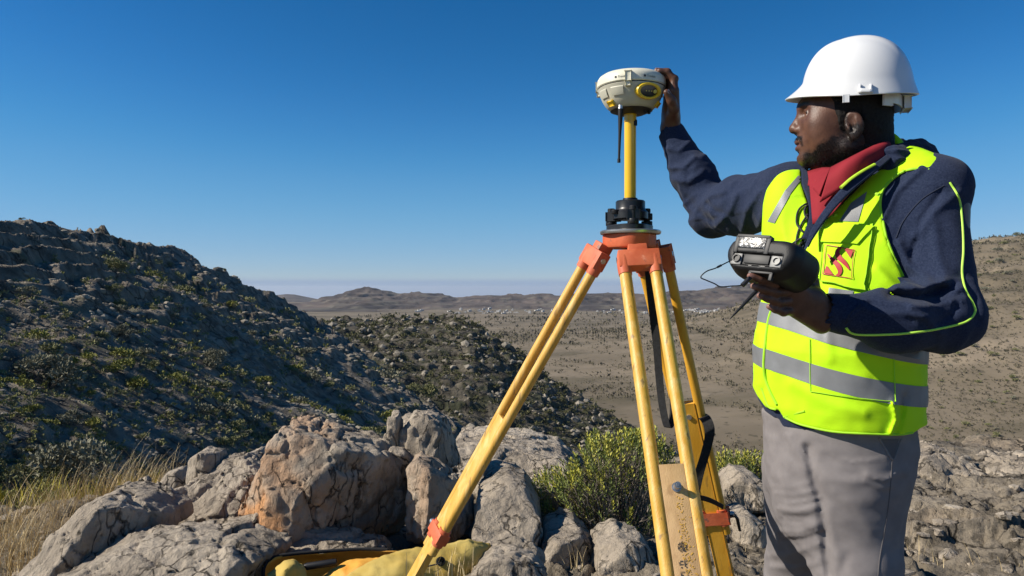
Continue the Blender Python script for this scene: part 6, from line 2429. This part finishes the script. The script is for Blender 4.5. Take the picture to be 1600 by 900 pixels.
cp = [P(1140, 408, 1.33), P(1130, 413, 1.32), P(1118, 419, 1.315), P(1104, 424, 1.31), P(1095, 433, 1.31), P(1104, 438, 1.315), P(1116, 443, 1.32), P(1126, 448, 1.325), P(1142, 447, 1.33), P(1160, 445, 1.335), P(1172, 434, 1.34)]
mb = MB(); mb.tube(smooth_path(cp, 8), 0.0011, 8)
mb.tube([P(1127, 414.5, 1.319), P(1121, 417.5, 1.316)], [0.002, 0.002], 8)
mb.tube(smooth_path([P(1160, 446, 1.334), P(1168, 438, 1.337), P(1174, 432, 1.34)], 4), 0.0042, 10)
mb.build("tether_cord", M['cable'], ctl)
st = thing("stylus", "thin black stylus poking out below the controller beside the fingers", "stylus", P(1160, 480, 1.34))
mb = MB()
a_, b_ = P(1190, 446, 1.352), P(1140, 499, 1.33)
mb.tube([a_ + (b_ - a_) * t for t in (0, 0.1, 0.5, 0.8, 0.97, 1.0)], [0.0034, 0.0036, 0.0031, 0.0020, 0.0010, 0.0004], 10)
mb.build("shaft", M['black'], st)
# ------------------------------------------------------------------ the yellow carrying bag on the rocks
M['canvas'] = mat("yellow_canvas", (0.40, 0.27, 0.05), 0.9, col2=(0.50, 0.37, 0.10), scale=9, bump=0.0012, bscale=160)
over_noise(M['canvas'], (0.30, 0.21, 0.06), 14, 0.56, 0.68, 6, amount=0.6)
M['lining'] = mat("orange_bag_lining", (0.62, 0.26, 0.02), 0.7, col2=(0.70, 0.36, 0.05), scale=12, bump=0.001, bscale=120)
bag = thing("carrying_bag", "open yellow canvas bag with orange lining and black trim lying among the rocks", "bag", P(590, 905, 3.05))
loft_cloth("back_panel", [
    [P(413, 884, 3.10), P(440, 868, 3.17), P(500, 863, 3.22), P(560, 858, 3.24), P(620, 860, 3.22), P(680, 862, 3.2)],
    [P(418, 905, 3.16), P(445, 886, 3.24), P(502, 880, 3.30), P(560, 876, 3.32), P(620, 880, 3.3), P(680, 885, 3.25)],
    [P(420, 930, 3.16), P(450, 915, 3.24), P(505, 910, 3.30), P(560, 908, 3.32), P(620, 910, 3.3), P(680, 915, 3.25)]], M['lining'], th=0.003, parent=bag, wr=0.012)
loft_cloth("side_flap", [
    [P(420, 893, 3.06), P(440, 880, 3.05), P(462, 872, 3.08), P(474, 880, 3.10)],
    [P(424, 910, 3.00), P(442, 892, 2.98), P(462, 884, 3.02), P(480, 896, 3.04)],
    [P(426, 930, 2.98), P(446, 915, 2.96), P(466, 905, 3.0), P(486, 925, 3.02)]], M['canvas'], th=0.003, parent=bag, wr=0.012)
loft_cloth("front_panel", [
    [P(520, 915, 2.98), P(560, 886, 3.03), P(600, 868, 3.08), P(650, 858, 3.12), P(700, 850, 3.16), P(742, 845, 3.2), P(765, 850, 3.24)],
    [P(525, 925, 2.92), P(566, 900, 2.97), P(610, 884, 3.0), P(655, 873, 3.05), P(705, 866, 3.10), P(744, 858, 3.16), P(766, 862, 3.22)],
    [P(530, 940, 2.90), P(570, 925, 2.93), P(612, 905, 2.96), P(658, 893, 3.0), P(708, 884, 3.05), P(742, 878, 3.12), P(758, 876, 3.2)],
    [P(535, 960, 2.90), P(575, 950, 2.92), P(616, 935, 2.95), P(660, 920, 2.98), P(706, 905, 3.03), P(736, 896, 3.1), P(748, 890, 3.18)]], M['canvas'], th=0.004, parent=bag, wr=0.014)
loft_cloth("lining_fold", [
    [P(500, 905, 3.12), P(540, 880, 3.15), P(590, 870, 3.18), P(640, 866, 3.18)],
    [P(505, 925, 3.06), P(548, 892, 3.08), P(596, 880, 3.10), P(640, 874, 3.12)],
    [P(510, 945, 3.03), P(555, 915, 3.05), P(600, 900, 3.06), P(644, 890, 3.08)]], M['lining'], th=0.003, parent=bag, wr=0.016)
mb = MB(); mb.tube(smooth_path([P(411, 905, 3.06), P(413, 886, 3.10), P(424, 873, 3.15), P(445, 867, 3.18), P(500, 862, 3.22), P(560, 858, 3.24), P(606, 859, 3.23)], 8), 0.007, 8)
mb.build("trim", M['webbing'], bag)
mb = MB(); mb.tube([P(476, 886, 3.10), P(480, 885, 3.10), P(520, 879, 3.12), P(526, 878, 3.12)], [0.012, 0.0145, 0.0145, 0.012], 16)
mb.build("handle", M['black'], bag)
mb = MB(); mb.lathe(P(689, 877, 3.03), [(0.013, -0.02), (0.017, -0.02), (0.018, 0.0), (0.013, 0.002), (0.012, -0.018)], 24, ax=(0.3, -0.9, 0.35))
mb.build("grommet", M['black'], bag)
mb = MB(); mb.tube(smooth_path([P(606, 905, 2.98), P(640, 893, 2.99), P(668, 885, 3.0), P(690, 880, 3.02)], 6), 0.005, 8, flat=0.5)
mb.build("carry_strap", M['webbing'], bag)

# ------------------------------------------------------------------ bushes near the tripod
M['leafgreen'] = mat("bush_leaf", (0.12, 0.155, 0.03), 0.65, col2=(0.21, 0.24, 0.055), scale=5, spec=0.35)
M['leaftip'] = mat("bush_young_leaf", (0.36, 0.35, 0.035), 0.65, col2=(0.50, 0.46, 0.08), scale=6, spec=0.35)
M['deadtwig'] = mat("bush_dead_twig", (0.20, 0.165, 0.13), 0.9, var=0.3, scale=30)


def bush(name, label, poly, d0, d1, base, n, seed, dead=0.2, leaf=0.023):
    r = np.random.default_rng(seed)
    poly = np.array(poly, float)
    lo, hi = poly.min(0), poly.max(0)
    base = np.asarray(base)
    t = thing(name, label, "bush", base)
    mbl, mbt = MB(), MB()
    LV, LF, LM = [], [], []
    cen = poly.mean(0)
    lump = r.uniform(lo, hi, (22, 2))
    made = 0
    while made < n:
        q = r.uniform(lo, hi, (1, 2))
        sd = sd_poly(q, poly)[0]
        if sd > r.uniform(-3, 7):
            continue
        near = np.min(np.hypot(*(lump - q[0]).T))
        if near > 34 and r.random() < 0.75:              # gaps between the clumps
            continue
        made += 1
        dd = d0 + (d1 - d0) * (0.5 + 0.5 * r.uniform(-1, 1) * math.sqrt(max(0.05, min(1, -sd / 40 + 0.2))))
        tip = P(q[0, 0], q[0, 1], dd)
        out = nrm((tip - base) * np.array([0.7, 0.7, 0.35]) + np.array([0, 0, 0.16]))
        dr = nrm(out + r.normal(size=3) * 0.28 + np.array([0, 0, 0.5]))
        ln = r.uniform(0.06, 0.13)
        st = tip - dr * ln
        low = (q[0, 1] - lo[1]) / (hi[1] - lo[1])
        if r.random() < dead * (0.4 + 1.3 * low):
            for _ in range(3):
                e = st + nrm(dr + r.normal(size=3) * 0.5) * ln * r.uniform(0.5, 1.0)
                mbt.tube([st, (st + e) / 2 + r.normal(size=3) * 0.006, e], [0.0016, 0.0013, 0.0006], 3, 0, cap=False)
            continue
        if r.random() < 0.5:
            mid = base + (st - base) * 0.5 + np.array([0, 0, -0.05]) + r.normal(size=3) * 0.03
            mbt.tube([base + r.normal(size=3) * np.array([0.1, 0.06, 0.01]), mid, st], [0.005, 0.0035, 0.0018], 3, 0, cap=False)
        mbt.tube([st, tip], [0.0016, 0.0008], 3, 0, cap=False)
        a1 = nrm(np.cross(dr, r.normal(size=3))); a2 = np.cross(dr, a1)
        young = r.random() < (0.62 - 0.5 * low)
        for j in range(15):
            f_ = 0.15 + 0.85 * j / 14
            th = j * 2.4
            c_ = st + dr * ln * f_
            o_ = nrm((a1 * math.cos(th) + a2 * math.sin(th)) * (0.75 - 0.3 * f_) + dr * (0.55 + 0.5 * f_))
            w_ = nrm(np.cross(o_, dr)) * leaf * 0.17
            L_ = leaf * r.uniform(0.8, 1.4)
            b = len(LV)
            LV += [c_, c_ + o_ * L_ * 0.5 - w_, c_ + o_ * L_, c_ + o_ * L_ * 0.5 + w_]
            LF.append((b, b + 1, b + 2, b + 3))
            LM.append(1 if (young and f_ > 0.35) else 0)
    o = mesh_np("foliage", np.array(LV), np.array(LF), [M['leafgreen'], M['leaftip']], t, False, LM)
    mbt.build("stem", M['deadtwig'], t, smooth=False)
    return t


bush("bush", "bright green leafy bush behind the front tripod leg among the rocks",
     [(832, 760), (845, 735), (880, 725), (905, 700), (925, 676), (958, 682), (985, 668), (1018, 670), (1045, 700), (1060, 760), (1070, 820), (1040, 850), (985, 848), (930, 838), (880, 812), (845, 790)],
     3.78, 4.45, P(965, 860, 4.05), 1800, 5, 0.42)
bush("bush", "small yellow-green bush between the back tripod leg and the trousers",
     [(1095, 762), (1108, 718), (1130, 704), (1160, 702), (1190, 708), (1205, 735), (1196, 762), (1150, 768)],
     4.75, 5.2, P(1150, 775, 5.0), 420, 6, 0.08)
bush("bush", "dark shaded lower bush showing between the tripod legs",
     [(1075, 800), (1085, 770), (1110, 775), (1128, 800), (1132, 840), (1110, 860), (1080, 855)],
     4.1, 4.5, P(1105, 862, 4.3), 170, 9, 0.4)

# ------------------------------------------------------------------ dry grass
M['straw'] = mat("straw_grass_blade", (0.55, 0.41, 0.20), 0.8, col2=(0.74, 0.59, 0.34), scale=6, spec=0.2)
M['weed'] = mat("yellow_flowering_weed", (0.36, 0.29, 0.02), 0.7, col2=(0.55, 0.45, 0.03), scale=8)


def grass(name, spots, seed, m, hgt, n, bend=0.5, w=0.0016):
    """tufts of blades at (px, py, distance, spread in metres)"""
    r = np.random.default_rng(seed)
    LV, LF = [], []
    for (x, y, d, sp) in spots:
        c = P(x, y, d)
        for _ in range(n):
            b0 = c + np.array([r.normal() * sp, r.normal() * sp, -0.03])
            a = r.uniform(0, 6.28); hh = hgt * r.uniform(0.35, 1.15); be = bend * hh * r.uniform(0.2, 1.1)
            dv = np.array([math.cos(a), math.sin(a), 0])
            sd = np.array([-dv[1], dv[0], 0]); sd = nrm(sd + np.array([0.7, 0, 0]))
            k = len(LV)
            for j in range(5):
                t = j / 4
                p = b0 + np.array([0, 0, hh * (t - 0.25 * t * t * bend)]) + dv * be * t * t
                ww = w * (1 - 0.8 * t)
                LV += [p - sd * ww, p + sd * ww]
            for j in range(4):
                LF.append((k + 2 * j, k + 2 * j + 1, k + 2 * j + 3, k + 2 * j + 2))
    o = mesh_np(name, np.array(LV), np.array(LF), m, None, False)
    o["kind"] = "stuff"
    return o


grass("dry_grass", [(20, 830, 4.2, 0.09), (50, 850, 4.0, 0.10), (75, 815, 4.4, 0.10), (100, 800, 4.5, 0.08), (15, 880, 3.7, 0.08), (40, 890, 3.6, 0.08), (-20, 860, 3.9, 0.1), (90, 850, 4.1, 0.07)], 31, M['straw'], 0.33, 120, 0.7)
grass("dry_grass", [(185, 775, 4.6, 0.09), (215, 785, 4.5, 0.10), (245, 790, 4.5, 0.09), (270, 780, 4.6, 0.07), (230, 765, 4.8, 0.1), (165, 790, 4.5, 0.08)], 32, M['straw'], 0.33, 120, 0.9)
grass("dry_grass", [(200, 790, 4.5, 0.14), (110, 800, 4.4, 0.10)], 33, M['straw'], 0.46, 12, 0.7, 0.0022)
grass("dry_grass", [(1165, 850, 3.9, 0.05), (1185, 845, 3.9, 0.05), (1150, 840, 4.0, 0.05), (1175, 862, 3.8, 0.05), (1125, 895, 3.5, 0.06), (1095, 890, 3.5, 0.06)], 34, M['straw'], 0.09, 170, 0.5)
grass("dry_grass", [(1590, 900, 3.4, 0.05), (1560, 890, 3.5, 0.04), (1450, 870, 3.6, 0.04), (660, 895, 3.0, 0.03), (700, 890, 3.0, 0.03), (720, 885, 3.05, 0.03), (905, 880, 3.3, 0.03)], 35, M['straw'], 0.13, 16, 0.5)
grass("yellow_weeds", [(205, 775, 4.7, 0.07), (225, 765, 4.8, 0.07), (240, 780, 4.6, 0.05), (20, 780, 4.9, 0.12), (60, 775, 5.0, 0.12), (130, 775, 4.9, 0.07)], 36, M['weed'], 0.15, 80, 0.45, 0.004)
r = np.random.default_rng(37)
gp = np.array([P(x, y, d) + r.normal(size=3) * np.array([q, q, 0]) for (x, y, d, q) in [(20, 785, 5.0, 0.18), (65, 782, 5.0, 0.16), (120, 780, 5.0, 0.12), (-30, 788, 5.0, 0.15), (285, 772, 4.9, 0.07)] for _ in range(9)])
scrub_field("low_green_weeds", gp, 0.06 + 0.08 * r.random(len(gp)), 38, M['shrub'][2], 60)

# ------------------------------------------------------------------ the air between: one closed box of thin haze
hz = MB()
hz.box((0, 15800, (64 - 760) / 2), np.eye(3), (106000, 16800, (64 + 760) / 2))
hm = bpy.data.materials.new("thin_haze"); hm.use_nodes = True
hn = hm.node_tree
for nd in list(hn.nodes):
    if nd.type != 'OUTPUT_MATERIAL':
        hn.nodes.remove(nd)
pv_ = hn.nodes.new("ShaderNodeVolumePrincipled")
pv_.inputs["Color"].default_value = (0.80, 0.88, 1.0, 1)
pv_.inputs["Density"].default_value = 3.6e-5
pv_.inputs["Anisotropy"].default_value = 0.2
hn.links.new(pv_.outputs[0], hn.nodes["Material Output"].inputs["Volume"])
ho = hz.build("haze", hm, None, smooth=False)
ho["kind"] = "stuff"
